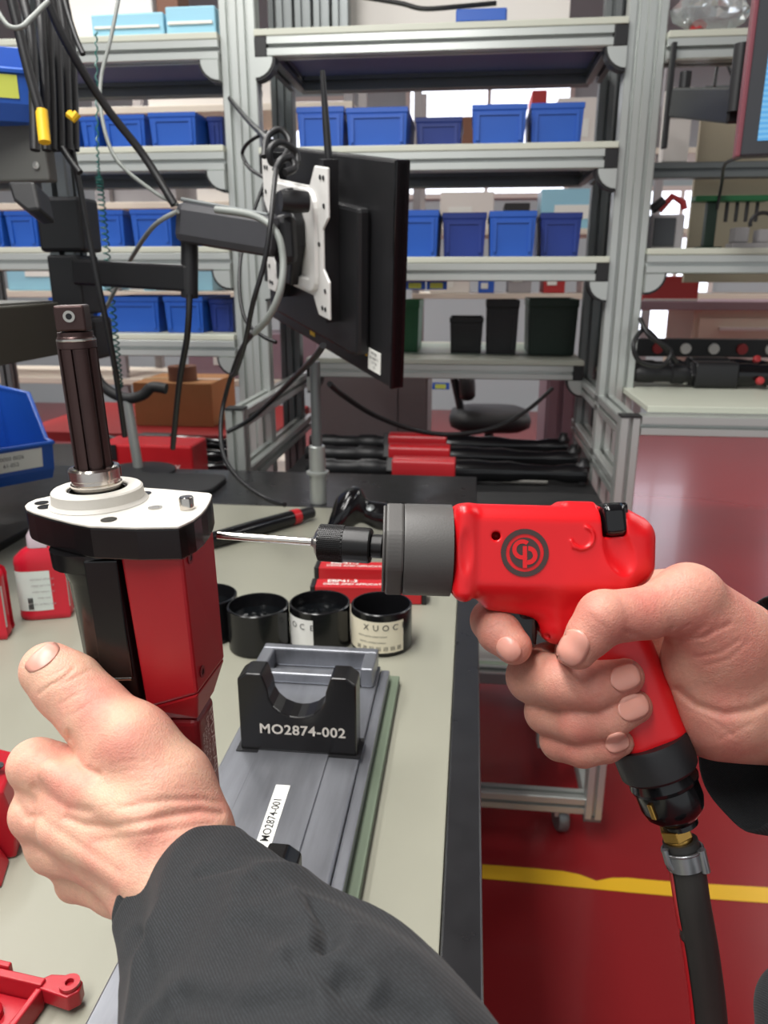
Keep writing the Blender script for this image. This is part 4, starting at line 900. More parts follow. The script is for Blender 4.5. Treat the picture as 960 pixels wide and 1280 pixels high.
# end stop with pocket
e0 = onZ(330, 842, PZ); ex0 = onZ(326, 838, PZ).x; ex1 = onZ(472, 838, PZ).x
es = MB(); ey0, ey1 = pfar - 0.050, pfar
es.box((ex0, ey1 - 0.012, PZ + 0.0003), (ex1, ey1, PZ + 0.022)); es.box((ex0, ey0, PZ + 0.0003), (ex0 + 0.014, ey1 - 0.012, PZ + 0.022)); es.box((ex1 - 0.014, ey0, PZ + 0.0003), (ex1, ey1 - 0.012, PZ + 0.022)); es.box((ex0 + 0.014, ey0, PZ + 0.0003), (ex1 - 0.014, ey0 + 0.012, PZ + 0.012))
es.build('end_stop', 'jig_alu', jig, bevel=0.002)
def support_block(bl, br, tl_v, txt):
    """upright black block with a U notch: bl/br bottom front corners on the plate"""
    w = br.x - bl.x; y = (bl.y + br.y) / 2; th = 0.026
    h = onY(368, tl_v, y).z - PZ if txt else 0.075
    M = frame(Vector((bl.x, y, PZ + 0.0003)), Vector((1, 0, 0)), ez, Vector((0, -1, 0)))    # local z towards camera
    c = w * 0.5; nr = w * 0.245; ny = h * 0.60; sh = w * 0.29
    pts = [(0.0, 0.0), (w, 0.0), (w, h - 0.006), (w - 0.008, h), (c + sh, h), (c + nr, h * 0.80)]
    pts += [(c + nr * math.cos(a), h * 0.77 - (h * 0.77 - h * 0.47) * math.sin(a)) for a in [math.radians(k) for k in (15, 35, 55, 75, 90, 105, 125, 145, 165)]]
    pts += [(c - nr, h * 0.80), (c - sh, h), (0.008, h), (0, h - 0.006)]
    b = MB().prism(pts, M, -th, 0).build('support_block', 'jig_black', jig, bevel=0.0016)
    MB().box((-0.004, 0, -th - 0.003), (w + 0.004, 0.0012, 0.003), M).build('block_seat', 'black_plastic', b)
    if txt: text('engraving', txt, M @ Matrix.Translation((c + w * 0.04, h * 0.30, 0.0004)), w * 0.128, 'engraved', b, bold=True, spacing=1.08)
    return w, h
bl = onZ(301, 938, PZ); br = onZ(446, 946, PZ)
w_, h_ = support_block(bl, br, 846, 'MO2874-002')
# second block near the sleeve: its right horn top shows at (383,1050)
y2 = 0.372
support_block(Vector((bl.x + 0.004, y2, PZ)), Vector((br.x - 0.005, y2, PZ)), 0, None)
# label strip
c0 = onZ(354, 982, PZ + 0.002); c1 = onZ(322, 1078, PZ + 0.002)
lx0 = (c0.x + c1.x) / 2
wS = onZ(363, 982, PZ + 0.002).x - onZ(345, 982, PZ + 0.002).x
dv = (c0 - c1); dv.z = 0; dl = dv.length; dv.normalize()
LM = frame(c1, dv, Vector((-dv.y, dv.x, 0)), ez)
ls = MB().box((0, -wS / 2, 0.0), (dl, wS / 2, 0.0006), LM).build('label_strip', 'label_white', jig)
text('label_text', 'MO2874-001', LM @ Matrix.Translation((dl * 0.52, 0, 0.0009)), wS * 0.78, 'ink', ls, spacing=1.0, bold=0.008)
# ------------------------------------------------------------------ black cups
mat('cup_black', (16, 16, 18), 0.22); mat('cup_inside', (10, 12, 14), 0.12, bump=0.5, bscale=120); mat('cup_label', (228, 220, 196), 0.55); mat('cup_label_white', (226, 226, 222), 0.55)
def cup(u, v, r, h, label, lab=None, fill=True):
    c = onZ(u, v, BZ + 0.0005); t = thing('black_cup', label, 'cup', c, 'black cups on the bench'); M = Matrix.Translation(c)
    MB().lathe([(0.0, 0), (r - 0.002, 0), (r, 0.002), (r, h - 0.001), (r - 0.001, h), (r - 0.0025, h), (r - 0.003, h - 0.002), (r - 0.003, h * 0.3), (0, h * 0.3)], M, 48).build('shell', 'cup_black', t, smooth=40)
    if fill:
        g = MB(); rr = r - 0.0032; vs = []; fs = []; random.seed(u)
        for i in range(7):
            for k in range(28):
                a = 2 * math.pi * k / 28; q = rr * i / 6; vs.append(M @ Vector((q * math.cos(a), q * math.sin(a), h * 0.70 + (random.uniform(-1, 1) * 0.0022 if i < 6 else 0))))
        for i in range(6):
            for k in range(28): fs.append((i * 28 + k, i * 28 + (k + 1) % 28, (i + 1) * 28 + (k + 1) % 28, (i + 1) * 28 + k))
        g.add(vs, fs).build('grease', 'cup_inside', t, smooth=50)
    if lab:
        a0, a1, m, kind = lab; vs = []; fs = []; n = 22; R = r + 0.0004; z0, z1 = h * 0.10, h * 0.84
        for i in range(n + 1):
            a = math.radians(a0 + (a1 - a0) * i / n); vs += [M @ Vector((R * math.cos(a), R * math.sin(a), z0)), M @ Vector((R * math.cos(a), R * math.sin(a), z1))]
        for i in range(n): fs.append((2 * i, 2 * i + 2, 2 * i + 3, 2 * i + 1))
        L = MB().add(vs, fs).build('label', m, t, smooth=60)
        def put(s, ang, z, size):
            a = math.radians(ang); nr = Vector((math.cos(a), math.sin(a), 0)); tx = Vector((-math.sin(a), math.cos(a), 0))
            text('label_print', s, frame(c + nr * (R + 0.0006) + ez * z, tx, ez, nr), size, 'ink', L)
        if kind == 'full':
            for k, s in enumerate(('X', 'U', 'O', 'C', 'E')): put(s, -112 + 18 * k, h * 0.70, 0.011)
            for k in range(7): put('III', -128 + 13 * k, h * 0.20, 0.008)
            for k in range(4): put('oooo', -122 + 14 * k, h * 0.5, 0.004)
            for k in range(3): put('ooooo', -118 + 17 * k, h * 0.36, 0.004)
        else:
            for k, s in enumerate(('O', 'C', 'E')): put(s, a0 + 20 + 19 * k, h * 0.66, 0.011)
R_ = 0.0385; Hc = 0.056
cup(325, 806, R_, Hc, 'plain black cup without a label, left of the two labelled cups')
cup(401, 802, R_, Hc, 'black cup with a narrow white label between the other two cups', (-152, -92, 'cup_label_white', 'part'))
cup(477, 804, R_, Hc, 'empty black cup with a wide cream label at the right end of the row', (-165, -40, 'cup_label', 'full'), fill=False)
cup(262, 792, R_, Hc, 'black cup mostly hidden behind the red tool housing')
# ------------------------------------------------------------------ red boxes
def red_box(u0, v0, u1, v1, label):
    a = onZ(u0, v0, BZ + 0.0005); b = onZ(u1, v1, BZ + 0.0005); d = b - a; L = d.length; d.normalize(); n = Vector((-d.y, d.x, 0))
    t = thing('red_box', label, 'box', a.lerp(b, 0.5), 'red boxes behind the cups'); M = frame(a, d, n, ez); W_, H_ = 0.030, 0.026
    MB().box((0.007, 0, 0), (L - 0.007, W_, H_), M).build('body', 'red_plastic', t, bevel=0.0015)
    for x in (0, L - 0.0068): MB().box((x, -0.0006, 0), (x + 0.0068, W_ + 0.0006, H_ + 0.0004), M).build('end_cap', 'black_plastic', t, bevel=0.001)
    text('print', 'EBP41-3', M @ Matrix.Translation((0.045, W_ * 0.66, H_ + 0.0008)), 0.013, 'label_white', t, bold=True)
    text('print', 'DRIVE AND APPLICATION', M @ Matrix.Translation((0.068, W_ * 0.28, H_ + 0.0008)), 0.0085, 'label_white', t, bold=True)
    return t
red_box(388, 754, 533, 756, 'red box with black ends and white print, nearer of the two behind the cups')
red_box(393, 729, 536, 733, 'red box with black ends and white print, farther of the two behind the cups')
# ------------------------------------------------------------------ handheld tool with red ring, scanner head
t = thing('handheld_tool', 'slim black handheld tool with a red ring lying behind the bit', 'hand tool', onZ(330, 660, BZ))
a = onZ(262, 676, BZ + 0.0152); b = onZ(390, 640, BZ + 0.0152); d = b - a; L = d.length; M = axis_frame(a, d)
MB().lathe([(0, 0), (0.011, 0), (0.0138, 0.01), (0.0148, L * 0.4), (0.0138, L * 0.78), (0, L * 0.78)], M, 24).build('barrel', 'black_gloss', t, smooth=40)
MB().lathe([(0, L * 0.781), (0.0145, L * 0.781), (0.0145, L * 0.85), (0, L * 0.85)], M, 24).build('red_ring', 'red_plastic', t, smooth=40)
MB().lathe([(0, L * 0.851), (0.012, L * 0.851), (0.011, L), (0, L)], M, 24).build('tail', 'black_plastic', t, smooth=40)
t = thing('scanner', 'black glossy handheld scanner head lying behind the drill chuck', 'scanner', onZ(440, 680, BZ))
c = onZ(424, 668, BZ + 0.03)
s_ = SDF((c.x - 0.10, c.y - 0.09, BZ), (c.x + 0.2, c.y + 0.12, BZ + 0.15), 0.003)
hx = Vector((0.50, 0, 0.866)); hz_ = Vector((-0.866, 0, 0.50))
s_.ell(frame(Vector((c.x + 0.002, c.y, BZ + 0.058)), hx, Vector((0, 1, 0)), hz_), (0.064, 0.05, 0.026), 0.01)
s_.ell(frame(Vector((c.x - 0.024, c.y - 0.01, BZ + 0.046)), hx, Vector((0, 1, 0)), hz_), (0.054, 0.042, 0.018), 0.004, sub=True)
s_.chain([(c.x + 0.022, c.y, BZ + 0.078), (c.x + 0.07, c.y + 0.01, BZ + 0.062), (c.x + 0.17, c.y + 0.03, BZ + 0.020)], [0.017, 0.019, 0.015], 0.02)
sdf_obj(s_, 'body', 'black_gloss', t)
MB().lathe([(0, 0), (0.006, 0), (0.007, 0.002), (0, 0.004)], axis_frame(Vector((c.x + 0.055, c.y - 0.010, BZ + 0.081)), (0, -0.5, 0.8)), 14).build('button', 'alu_dark', t)
# ------------------------------------------------------------------ red bottles
mat('bottle_red', (190, 26, 46), 0.32); mat('cap_white', (206, 190, 198), 0.4, trans=0.2); mat('tip_blue', (30, 90, 190), 0.4); mat('bottle_label', (206, 216, 210), 0.5)
def bottle(c, label, rot):
    t = thing('glue_bottle', label, 'bottle', c, 'red bottles on the bench')
    x = Vector((math.cos(rot), math.sin(rot), 0)); y = ez.cross(x)
    def ring(w, d, z): return [c + x * (w / 2 * (1 if abs(math.cos(a)) < 1e-9 else math.copysign(abs(math.cos(a)) ** 0.62, math.cos(a)))) + y * (d / 2 * math.copysign(abs(math.sin(a)) ** 0.75, math.sin(a))) + ez * z for a in [2 * math.pi * k / 32 for k in range(32)]]
    def loft(rs):
        b = MB(); n = len(rs[0]); b.add(sum(rs, []), [(i * n + k, i * n + (k + 1) % n, (i + 1) * n + (k + 1) % n, (i + 1) * n + k) for i in range(len(rs) - 1) for k in range(n)] + [tuple(reversed(range(n))), tuple(range((len(rs) - 1) * n, len(rs) * n))]); return b
    w, d, h = 0.068, 0.036, 0.088
    loft([ring(w * 0.94, d * 0.9, 0), ring(w, d, 0.004), ring(w, d, 0.008), ring(w * 0.985, d * 0.98, 0.010), ring(w * 0.985, d * 0.98, h - 0.012), ring(w, d, h - 0.008), ring(w * 0.96, d * 0.95, h), ring(w * 0.7, d * 0.85, h + 0.008), ring(0.026, 0.026, h + 0.014)]).build('body', 'bottle_red', t, smooth=50)
    loft([ring(0.027, 0.027, h + 0.0145), ring(0.026, 0.026, h + 0.030), ring(0.014, 0.014, h + 0.040), ring(0.010, 0.010, h + 0.050)]).build('cap', 'cap_white', t, smooth=50)
    loft([ring(0.009, 0.009, h + 0.0505), ring(0.008, 0.008, h + 0.062), ring(0.004, 0.004, h + 0.072)]).build('tip', 'tip_blue', t, smooth=50)
    lm = MB(); vs = []; fs = []
    for i in range(13):
        a = math.radians(-160 + 140 * i / 12); px = x * (w / 2 * 0.985 * math.copysign(abs(math.cos(a)) ** 0.62, math.cos(a)) if abs(math.cos(a)) > 1e-9 else 0) + y * (d / 2 * 0.98 * math.copysign(abs(math.sin(a)) ** 0.75, math.sin(a)))
        px *= 1.012; vs += [c + px + ez * 0.014, c + px + ez * (h - 0.017)]
    for i in range(12): fs.append((2 * i, 2 * i + 2, 2 * i + 3, 2 * i + 1))
    L = lm.add(vs, fs).build('label', 'bottle_label', t, smooth=60)
    F = frame(c - y * (d / 2 * 1.0 + 0.0005), x, ez, -y)
    for k in range(5): text('label_print', ['activated adhesive', 'metal parts bond', 'shake before use', 'keep cool', 'dry surfaces only'][k], F @ Matrix.Translation((0.003, h - 0.028 - 0.009 * k, 0.0004)), 0.0042, 'far_grey', L)
    for k in range(6): MB().box((-0.018 + 0.0022 * (k % 3), 0.017 + 0.009 * (k // 3), 0), (-0.0165 + 0.0022 * (k % 3), 0.0245 + 0.009 * (k // 3), 0.0006), F).build('barcode_bar', 'ink', L)
    return t
bottle(onZ(60, 768, BZ + 0.0005), 'red adhesive bottle with a white label and blue tip left of the held tool', math.radians(18))
bottle(onZ(-20, 795, BZ + 0.0005), 'red bottle cut by the left picture edge beside the thumb', math.radians(18))
# ------------------------------------------------------------------ red plastic parts at lower left
mat('red_shell', (170, 22, 36), 0.35, sss=0.0)
c = onZ(8, 1290, BZ + 0.0005)
t = thing('cover_shell', 'red plastic cover shell with ribs and screw bosses at the lower left corner', 'plastic part', c)
M = frame(c, Vector((math.cos(-0.12), math.sin(-0.12), 0)), Vector((-math.sin(-0.12), math.cos(-0.12), 0)), ez)
MB().box((-0.14, -0.09, 0), (0.008, 0.020, 0.004), M).build('floor_plate', 'red_shell', t, bevel=0.001)
MB().box((-0.14, 0.0205, 0), (0.012, 0.026, 0.018), M).build('rim', 'red_shell', t, bevel=0.001)
MB().box((0.0085, -0.09, 0), (0.013, 0.020, 0.016), M).build('rim', 'red_shell', t, bevel=0.001)
MB().prism([(0.008, 0.027), (0.010, 0.020), (0.032, 0.018), (0.037, 0.024), (0.035, 0.031), (0.028, 0.034), (0.012, 0.031)], M, 0.004, 0.016).build('corner_tab', 'red_shell', t, bevel=0.0012)
MB().lathe([(0.0028, 0.0165), (0.0065, 0.0165), (0.0065, 0.019), (0.0028, 0.019), (0.0028, 0.0165)], M @ Matrix.Translation((0.029, 0.026, 0)), 18, cap=False).build('tab_eyelet', 'red_shell', t, smooth=40)
for x, y, r in ((-0.014, 0.004, 0.0075), (-0.042, -0.018, 0.010), (-0.018, -0.028, 0.006), (-0.07, 0.006, 0.006), (0.002, -0.03, 0.004)):
    MB().lathe([(r * 0.45, 0.0042), (r, 0.0042), (r, 0.0085), (r * 0.8, 0.010), (r * 0.45, 0.010), (r * 0.45, 0.0042)], M @ Matrix.Translation((x, y, 0)), 18, cap=False).build('screw_boss', 'red_shell', t, smooth=40)
for x in (-0.055, -0.028): MB().box((x, 0.0262, 0.004), (x + 0.012, 0.030, 0.020), M).build('snap_tab', 'red_shell', t, bevel=0.001)
MB().box((-0.13, -0.002, 0.0042), (-0.02, 0.001, 0.010), M).build('rib', 'red_shell', t, bevel=0.0006)
c = onZ(0, 1108, BZ + 0.0005)
t = thing('housing_part', 'red folded housing part at the left edge behind the knuckles', 'plastic part', c)
M = frame(c, Vector((math.cos(0.35), math.sin(0.35), 0)), Vector((-math.sin(0.35), math.cos(0.35), 0)), ez)
MB().prism([(-0.09, 0), (0.006, 0), (0.010, 0.03), (0.004, 0.062), (-0.012, 0.070), (-0.09, 0.070)], M @ frame(Vector((0, 0.085, 0)), Vector((1, 0, 0)), ez, Vector((0, -1, 0))), 0, 0.055).build('upper_wall', 'red_shell', t, bevel=0.002)
MB().prism([(-0.09, 0), (0.002, 0), (-0.010, 0.030), (-0.03, 0.042), (-0.09, 0.042)], M @ frame(Vector((0, 0.028, 0)), Vector((1, 0, 0)), ez, Vector((0, -1, 0))), 0, 0.030).build('lower_wall', 'red_shell', t, bevel=0.002)
MB().lathe([(0, 0), (0.005, 0), (0.005, 0.001), (0, 0.001)], M @ Matrix.Translation((-0.004, 0.055, 0.0702)), 14).build('pin_hole', 'black_plastic', t)
# ------------------------------------------------------------------ tool motor with grooved shaft, held upright in the left hand
mat('plate_white', (196, 192, 184), 0.5, var=0.03, vscale=60, bump=0.06, bscale=900)
mat('tool_black', (11, 10, 11), 0.22, var=0.2, vscale=60)
mat('tool_red', (158, 22, 32), 0.30, var=0.05, vscale=30)
mat('shaft_brown', (74, 57, 55), 0.34, 0.7, var=0.15, vscale=80)
mat('bright_steel', (206, 200, 192), 0.16, 1.0)
mat('print_white', (214, 200, 196), 0.5)
TO = P(124, 622, 0.385)
FH = Vector((FW.x, FW.y, 0)).normalized()
ZA = (ez - RT * 0.028 - FH * 0.0).normalized()
def onPl(u, v, t=0.0):
    """point of the image ray in the plate plane lowered by t"""
    r = ray(u, v); q = TO - ZA * t; return CAM + r * ((q - CAM).dot(ZA) / r.dot(ZA))
def dep(p): return (p - CAM).dot(FW)
XA = (RT - ZA * RT.dot(ZA)).normalized(); YA = ZA.cross(XA)
TM = frame(TO, XA, YA, ZA)                     # local: x right, y away, z along the shaft
TMi = TM.inverted()
def loc2(u, v, t=0.0): q = TMi @ onPl(u, v, t); return (q.x, q.y)
tool = thing('tool_motor', 'black and red tool motor with a grooved brown shaft held in the left hand', 'power tool', TO)
SX = 0.385 / 960
outl = [loc2(*q) for q in ((223, 658), (170, 659), (112, 657), (90, 653), (62, 646), (42, 640), (33, 636), (31, 632), (35, 628), (44, 624), (58, 621), (72, 618))]
outl += [(outl[-1][0] + 0.012, outl[-1][1] + 0.016), (loc2(178, 611)[0] - 0.012, loc2(200, 610)[1] + 0.006), loc2(205, 611), loc2(262, 616), loc2(265, 618), loc2(263, 625), loc2(258, 634), loc2(251, 642), loc2(242, 649), loc2(232, 654)]
# keep counter-clockwise order
ar = sum(outl[i][0] * outl[(i + 1) % len(outl)][1] - outl[(i + 1) % len(outl)][0] * outl[i][1] for i in range(len(outl)))
if ar < 0: outl = outl[::-1]
TB = (37 * SX) / math.cos(math.radians(18))     # band thickness
MB().prism(outl, TM, -0.0012, 0.0).build('top_plate', 'plate_white', tool, bevel=0.0004)
MB().prism(outl, TM, -TB, -0.00125).build('flange', 'tool_black', tool, bevel=0.0006)
# boss ring
bc = TMi @ onPl(124, 627); BX, BY = bc.x, bc.y
BM = TM @ Matrix.Translation((BX, BY, 0))
rb = 0.5 * (176 - 69) * SX; bh = 0.0075
MB().lathe([(rb + 0.002, 0.0002), (rb + 0.0004, 0.002), (rb, bh - 0.0008), (rb - 0.0008, bh), (rb * 0.68, bh), (rb * 0.66, bh - 0.0005), (rb * 0.66, bh - 0.006), (rb * 0.3, bh - 0.006)], BM, 56, cap=False).build('boss_ring', 'plate_white', tool, smooth=35)
MB().lathe([(rb * 0.655, bh - 0.0055), (rb * 0.655, bh - 0.001), (rb * 0.60, bh - 0.001), (rb * 0.60, bh - 0.0055)], BM, 48, cap=False).build('seal', 'tool_black', tool, smooth=35)
rc_ = rb * 0.545
MB().lathe([(rc_ * 0.95, bh - 0.005), (rc_ * 0.98, bh + 0.001), (rc_ * 1.03, bh + 0.0015), (rc_ * 1.03, bh + 0.0025), (rc_ * 0.97, bh + 0.003), (rc_ * 0.97, bh + 0.0045), (rc_ * 1.05, bh + 0.005), (rc_ * 1.05, bh + 0.0095), (rc_ * 0.98, bh + 0.0105), (rc_ * 0.80, bh + 0.0108), (rc_ * 0.78, bh + 0.008)], BM, 48, cap=False).build('bearing_sleeve', 'bright_steel', tool, smooth=35)
# holes and pin
for u, v, r in ((52, 629, 0.0033), (57, 634, 0.0038), (136, 650, 0.0036), (181, 617, 0.0033), (194, 635, 0.0033)):
    q = TMi @ onPl(u, v); h = TM @ Matrix.Translation((q.x, q.y, 0))
    MB().lathe([(0, 0.00015), (r, 0.00015), (r, 0.0004), (0, 0.0004)], h, 20).build('bolt_hole', 'tool_black' if (u, v) != (194, 635) else 'steel', tool)
q = TMi @ onPl(234, 636)
MB().lathe([(0, 0.0001), (0.0034, 0.0001), (0.0034, 0.0054), (0.003, 0.0060), (0, 0.0060)], TM @ Matrix.Translation((q.x, q.y, 0)), 24).build('dowel_pin', 'bright_steel', tool, smooth=40)
# grooved shaft: points towards (84,385) on the picture
SL = 0.0
top_px = (84, 420)
def shaft_at(v):
    lo_, hi_ = 0.0, 0.2
    for _ in range(40):
        m_ = (lo_ + hi_) / 2; p_ = BM @ Vector((0, 0, m_)); c_ = p_ - CAM; vv = 640 - 960 * c_.dot(UP) / c_.dot(FW)
        if vv > v: lo_ = m_
        else: hi_ = m_
    return lo_
z1 = shaft_at(424); z2 = shaft_at(414); z3 = shaft_at(381); zb = bh + 0.009
rs_ = 0.5 * 45 * SX * 0.97; ng = 8; pts = []
for k in range(ng):
    a0 = 2 * math.pi * (k + 0.5) / ng + 0.15
    for da, rr in ((-0.30, 1.0), (-0.15, 1.0), (0.0, 1.0), (0.15, 1.0), (0.27, 0.99), (0.30, 0.80), (0.45, 0.78), (0.49, 0.80)): pts.append((rs_ * rr * math.cos(a0 + da), rs_ * rr * math.sin(a0 + da)))
MB().prism(pts, BM, zb, z1 - 0.004, None).build('splined_shaft', 'shaft_brown', tool, smooth=25)
MB().lathe([(rs_ * 0.78, z1 - 0.0042), (rs_ * 1.0, z1 - 0.0038), (rs_ * 1.0, z1), (rs_ * 0.93, z1 + 0.0012), (rs_ * 0.90, z1 + 0.0015), (rs_ * 0.90, z2 - 0.0003), (0, z2)], BM, 40).build('shaft_shoulder', 'shaft_brown', tool, smooth=30)
for k in range(2): pass
hs = 0.5 * 33 * SX; R45 = Matrix.Rotation(math.radians(8), 4, 'Z')
sq = MB().prism(rrect(hs * 2, hs * 2, hs * 0.16, 3), BM @ R45, z2 + 0.0002, z3).build('square_drive', 'shaft_brown', tool, bevel=0.0012)
F = BM @ R45 @ frame(Vector((0, -hs, (z2 + z3) / 2 + 0.001)), Vector((1, 0, 0)), ez, Vector((0, -1, 0)))
MB().lathe([(0.0014, 0.0002), (0.0026, 0.0002), (0.0026, 0.0006), (0.0014, 0.0006)], F, 18, cap=False).build('detent_rim', 'steel', sq, smooth=40)
MB().lathe([(0, 0.0001), (0.0016, 0.0001), (0.0016, 0.0004), (0, 0.0004)], F, 18).build('detent_hole', 'tool_black', sq)
MB().lathe([(rs_ * 0.98, z1 - 0.0008), (rs_ * 1.015, z1 - 0.0004), (rs_ * 1.0, z1 + 0.0004)], BM, 40, cap=False).build('shoulder_edge', 'steel', tool, smooth=40)
# --- lower housings: each vertex follows the axis direction downwards, slightly tapered
def at_row(u, v, base, t0=0.0):
    """point on image row v below base point: depth grows as the body runs down along the axis"""
    c_ = base - CAM; vb = 640 - 960 * c_.dot(UP) / c_.dot(FW); d0 = c_.dot(FW)
    lo_, hi_ = -0.02, 0.3
    for _ in range(40):
        m_ = (lo_ + hi_) / 2; p_ = base - ZA * m_ - CAM; vv = 640 - 960 * p_.dot(UP) / p_.dot(FW)
        if vv < v: lo_ = m_
        else: hi_ = m_
    return P(u, v, d0 + lo_ * (-ZA).dot(FW))
# red housing: A front-left, B front-right corner, C right rear, D left rear
A0, B0_, C0 = onPl(150, 695, TB), onPl(228, 697, TB), onPl(267, 662, TB)
D0 = A0 + (C0 - B0_) * 1.0
A1, B1_, C1 = at_row(183, 886, A0), at_row(247, 868, B0_), at_row(281, 800, C0)
C1b = at_row(281, 822, C0); D1 = A1 + (C1b - B1_)
up1 = ZA * 0.0001
rh = MB(); 
V = [A0 - up1, B0_ - up1, C0 - up1, D0 - up1, A1, B1_, C1b, D1]
rh.add(V, [(0, 1, 2, 3), (7, 6, 5, 4), (0, 4, 5, 1), (1, 5, 6, 2), (2, 6, 7, 3), (3, 7, 4, 0)])
rh.build('red_housing', 'tool_red', tool, bevel=0.0015)
# chamfer section narrowing to the handle
A2, B2 = at_row(196, 898, A0 + (C0 - B0_) * 0.12), at_row(247, 899, B0_ + (C0 - B0_) * 0.10); C2 = at_row(267, 866, C0 + (B0_ - C0) * 0.15); D2 = A2 + (C2 - B2)
ch = MB(); e_ = 0.00005
ch.add([A1 - ZA * e_, B1_ - ZA * e_, C1b - ZA * e_, D1 - ZA * e_, A2, B2, C2, D2], [(0, 1, 2, 3), (7, 6, 5, 4), (0, 4, 5, 1), (1, 5, 6, 2), (2, 6, 7, 3), (3, 7, 4, 0)])
ch.build('chamfer', 'tool_red', tool, bevel=0.0012)
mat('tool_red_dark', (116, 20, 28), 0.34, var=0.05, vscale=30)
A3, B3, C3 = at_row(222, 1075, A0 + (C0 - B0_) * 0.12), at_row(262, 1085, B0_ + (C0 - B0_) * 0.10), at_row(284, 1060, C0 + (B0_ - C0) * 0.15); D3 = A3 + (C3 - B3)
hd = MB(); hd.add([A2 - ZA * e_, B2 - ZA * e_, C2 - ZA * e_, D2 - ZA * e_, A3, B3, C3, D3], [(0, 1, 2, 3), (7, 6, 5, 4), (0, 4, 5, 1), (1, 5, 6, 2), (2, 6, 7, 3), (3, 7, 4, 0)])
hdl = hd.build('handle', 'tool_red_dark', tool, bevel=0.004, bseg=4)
# print on the right face of the handle
ux = (C2 - B2).normalized(); dn = ((B3 - B2) + (C3 - C2)).normalized(); nn = dn.cross(ux); 
if nn.dot(RT) < 0: nn = -nn
def hp(fx, fy): return B2.lerp(C2, fx).lerp(B3.lerp(C3, fx), fy) + nn * 0.0006
def htext(s, fx, fy, size):
    o = hp(fx, fy); TX = dn; TZ = nn; TY = TZ.cross(TX); text('handle_print', s, frame(o, TX, TY, TZ), size, 'print_white', hdl, align='LEFT')
htext('EPDAS-A0', 0.70, 0.04, 0.0088); htext('DIRECTOR 5', 0.47, 0.06, 0.0046); htext('TORQUE 24 Nm', 0.32, 0.10, 0.0042); htext('IP40 CE 1/2', 0.19, 0.12, 0.0036); htext('SPEED 430', 0.47, 0.46, 0.0038)
# recessed screws on right face
for (u, v) in ((237, 704), (253, 848)):
    f_ = (v - 697) / (868 - 697); pA = B0_.lerp(B1_, f_); pC = C0.lerp(C1b, f_); nr_ = (pC - pA).cross(B1_ - B0_).normalized()
    if nr_.dot(RT) < 0: nr_ = -nr_
    pq = pA.lerp(pC, 0.2)
    MB().lathe([(0.0016, 0.0001), (0.003, 0.0001), (0.003, 0.0005), (0.0016, 0.0005)], axis_frame(pq, nr_), 18, cap=False).build('screw_recess', 'tool_red_dark', tool)
    MB().lathe([(0, 0.00005), (0.0016, 0.00005), (0.0016, 0.0003), (0, 0.0003)], axis_frame(pq, nr_), 18).build('screw_socket', 'tool_black', tool)
# black gearbox body (rounded front, behind the red housing)
ga = onPl(62, 690, TB); gb = onPl(152, 700, TB)
def gring(t, sh, wl, m_=24):
    c_ = TMi @ onPl(112, 690, TB); cx, cy = c_.x, c_.y + 0.020; out = []
    for k in range(m_):
        a = 2 * math.pi * k / m_; e = 0.028
        x = cx + sh + (wl) * math.copysign(abs(math.cos(a)) ** 0.8, math.cos(a)); y = cy + 0.026 * math.copysign(abs(math.sin(a)) ** 0.8, math.sin(a))
        out.append(TM @ Vector((x, y, -TB - t)))
    return out
def gloft(rs, name, parent=tool, **k):
    b = MB(); n = len(rs[0]); b.add(sum(rs, []), [(i * n + j, i * n + (j + 1) % n, (i + 1) * n + (j + 1) % n, (i + 1) * n + j) for i in range(len(rs) - 1) for j in range(n)] + [tuple(reversed(range(n))), tuple(range((len(rs) - 1) * n, len(rs) * n))])
    return b.build(name, 'tool_black', parent, **k)
gbx = gloft([gring(0.0001, -0.001, 0.0225), gring(0.0085, -0.001, 0.0222), gring(0.0092, 0.0010, 0.0195), gring(0.014, 0.0018, 0.0185), gring(0.0145, 0.0022, 0.0182), gring(0.075, 0.0045, 0.0180), gring(0.12, 0.006, 0.017)], 'gearbox', smooth=40)
# flat pad with bright lower edge on the gearbox front
fc = TMi @ onPl(118, 690, TB); fy = fc.y + 0.020 - 0.0262
pm = TM @ frame(Vector((0, fy, 0)), Vector((1, 0, 0)), ez, Vector((0, -1, 0)))
x0 = (TMi @ onPl(102, 690, TB)).x; x1 = (TMi @ onPl(140, 690, TB)).x
pad_ = MB().box((x0 + 0.003, -TB - 0.062, -0.001), (x1 + 0.004, -TB - 0.002, 0.0006), pm).build('flat_pad', 'tool_black', tool, bevel=0.0008)
MB().box((x0 + 0.004, -TB - 0.0628, -0.0008), (x1 + 0.003, -TB - 0.0621, 0.0007), pm).build('pad_edge', 'bright_steel', tool)
# ------------------------------------------------------------------ pistol grip air drill
mat('drill_red', (210, 18, 26), 0.34, var=0.03, vscale=40, bump=0.03, bscale=1500)
mat('drill_grey', (74, 72, 70), 0.48, var=0.06, vscale=90, bump=0.06, bscale=1200)
mat('drill_dark', (30, 29, 29), 0.35, 0.4)
mat('brass', (190, 150, 80), 0.25, 1.0)
mat('hose_rubber', (40, 39, 37), 0.55, var=0.12, vscale=60, bump=0.05, bscale=700)
mat('clamp_steel', (150, 152, 154), 0.3, 0.9)
mat('logo_dark', (62, 46, 44), 0.45)
CMW = cam.matrix_world.copy()
def K(u, v, d): return np.array([(u - 480) / FPX * d, (640 - v) / FPX * d, -d])     # camera space
def KM(u, v, d, ang=0.0):
    """camera-space frame at a point, x turned by ang degrees clockwise in the picture"""
    a = math.radians(-ang); c, s = math.cos(a), math.sin(a)
    return frame(Vector(K(u, v, d)), Vector((c, s, 0)), Vector((-s, c, 0)), Vector((0, 0, 1)))
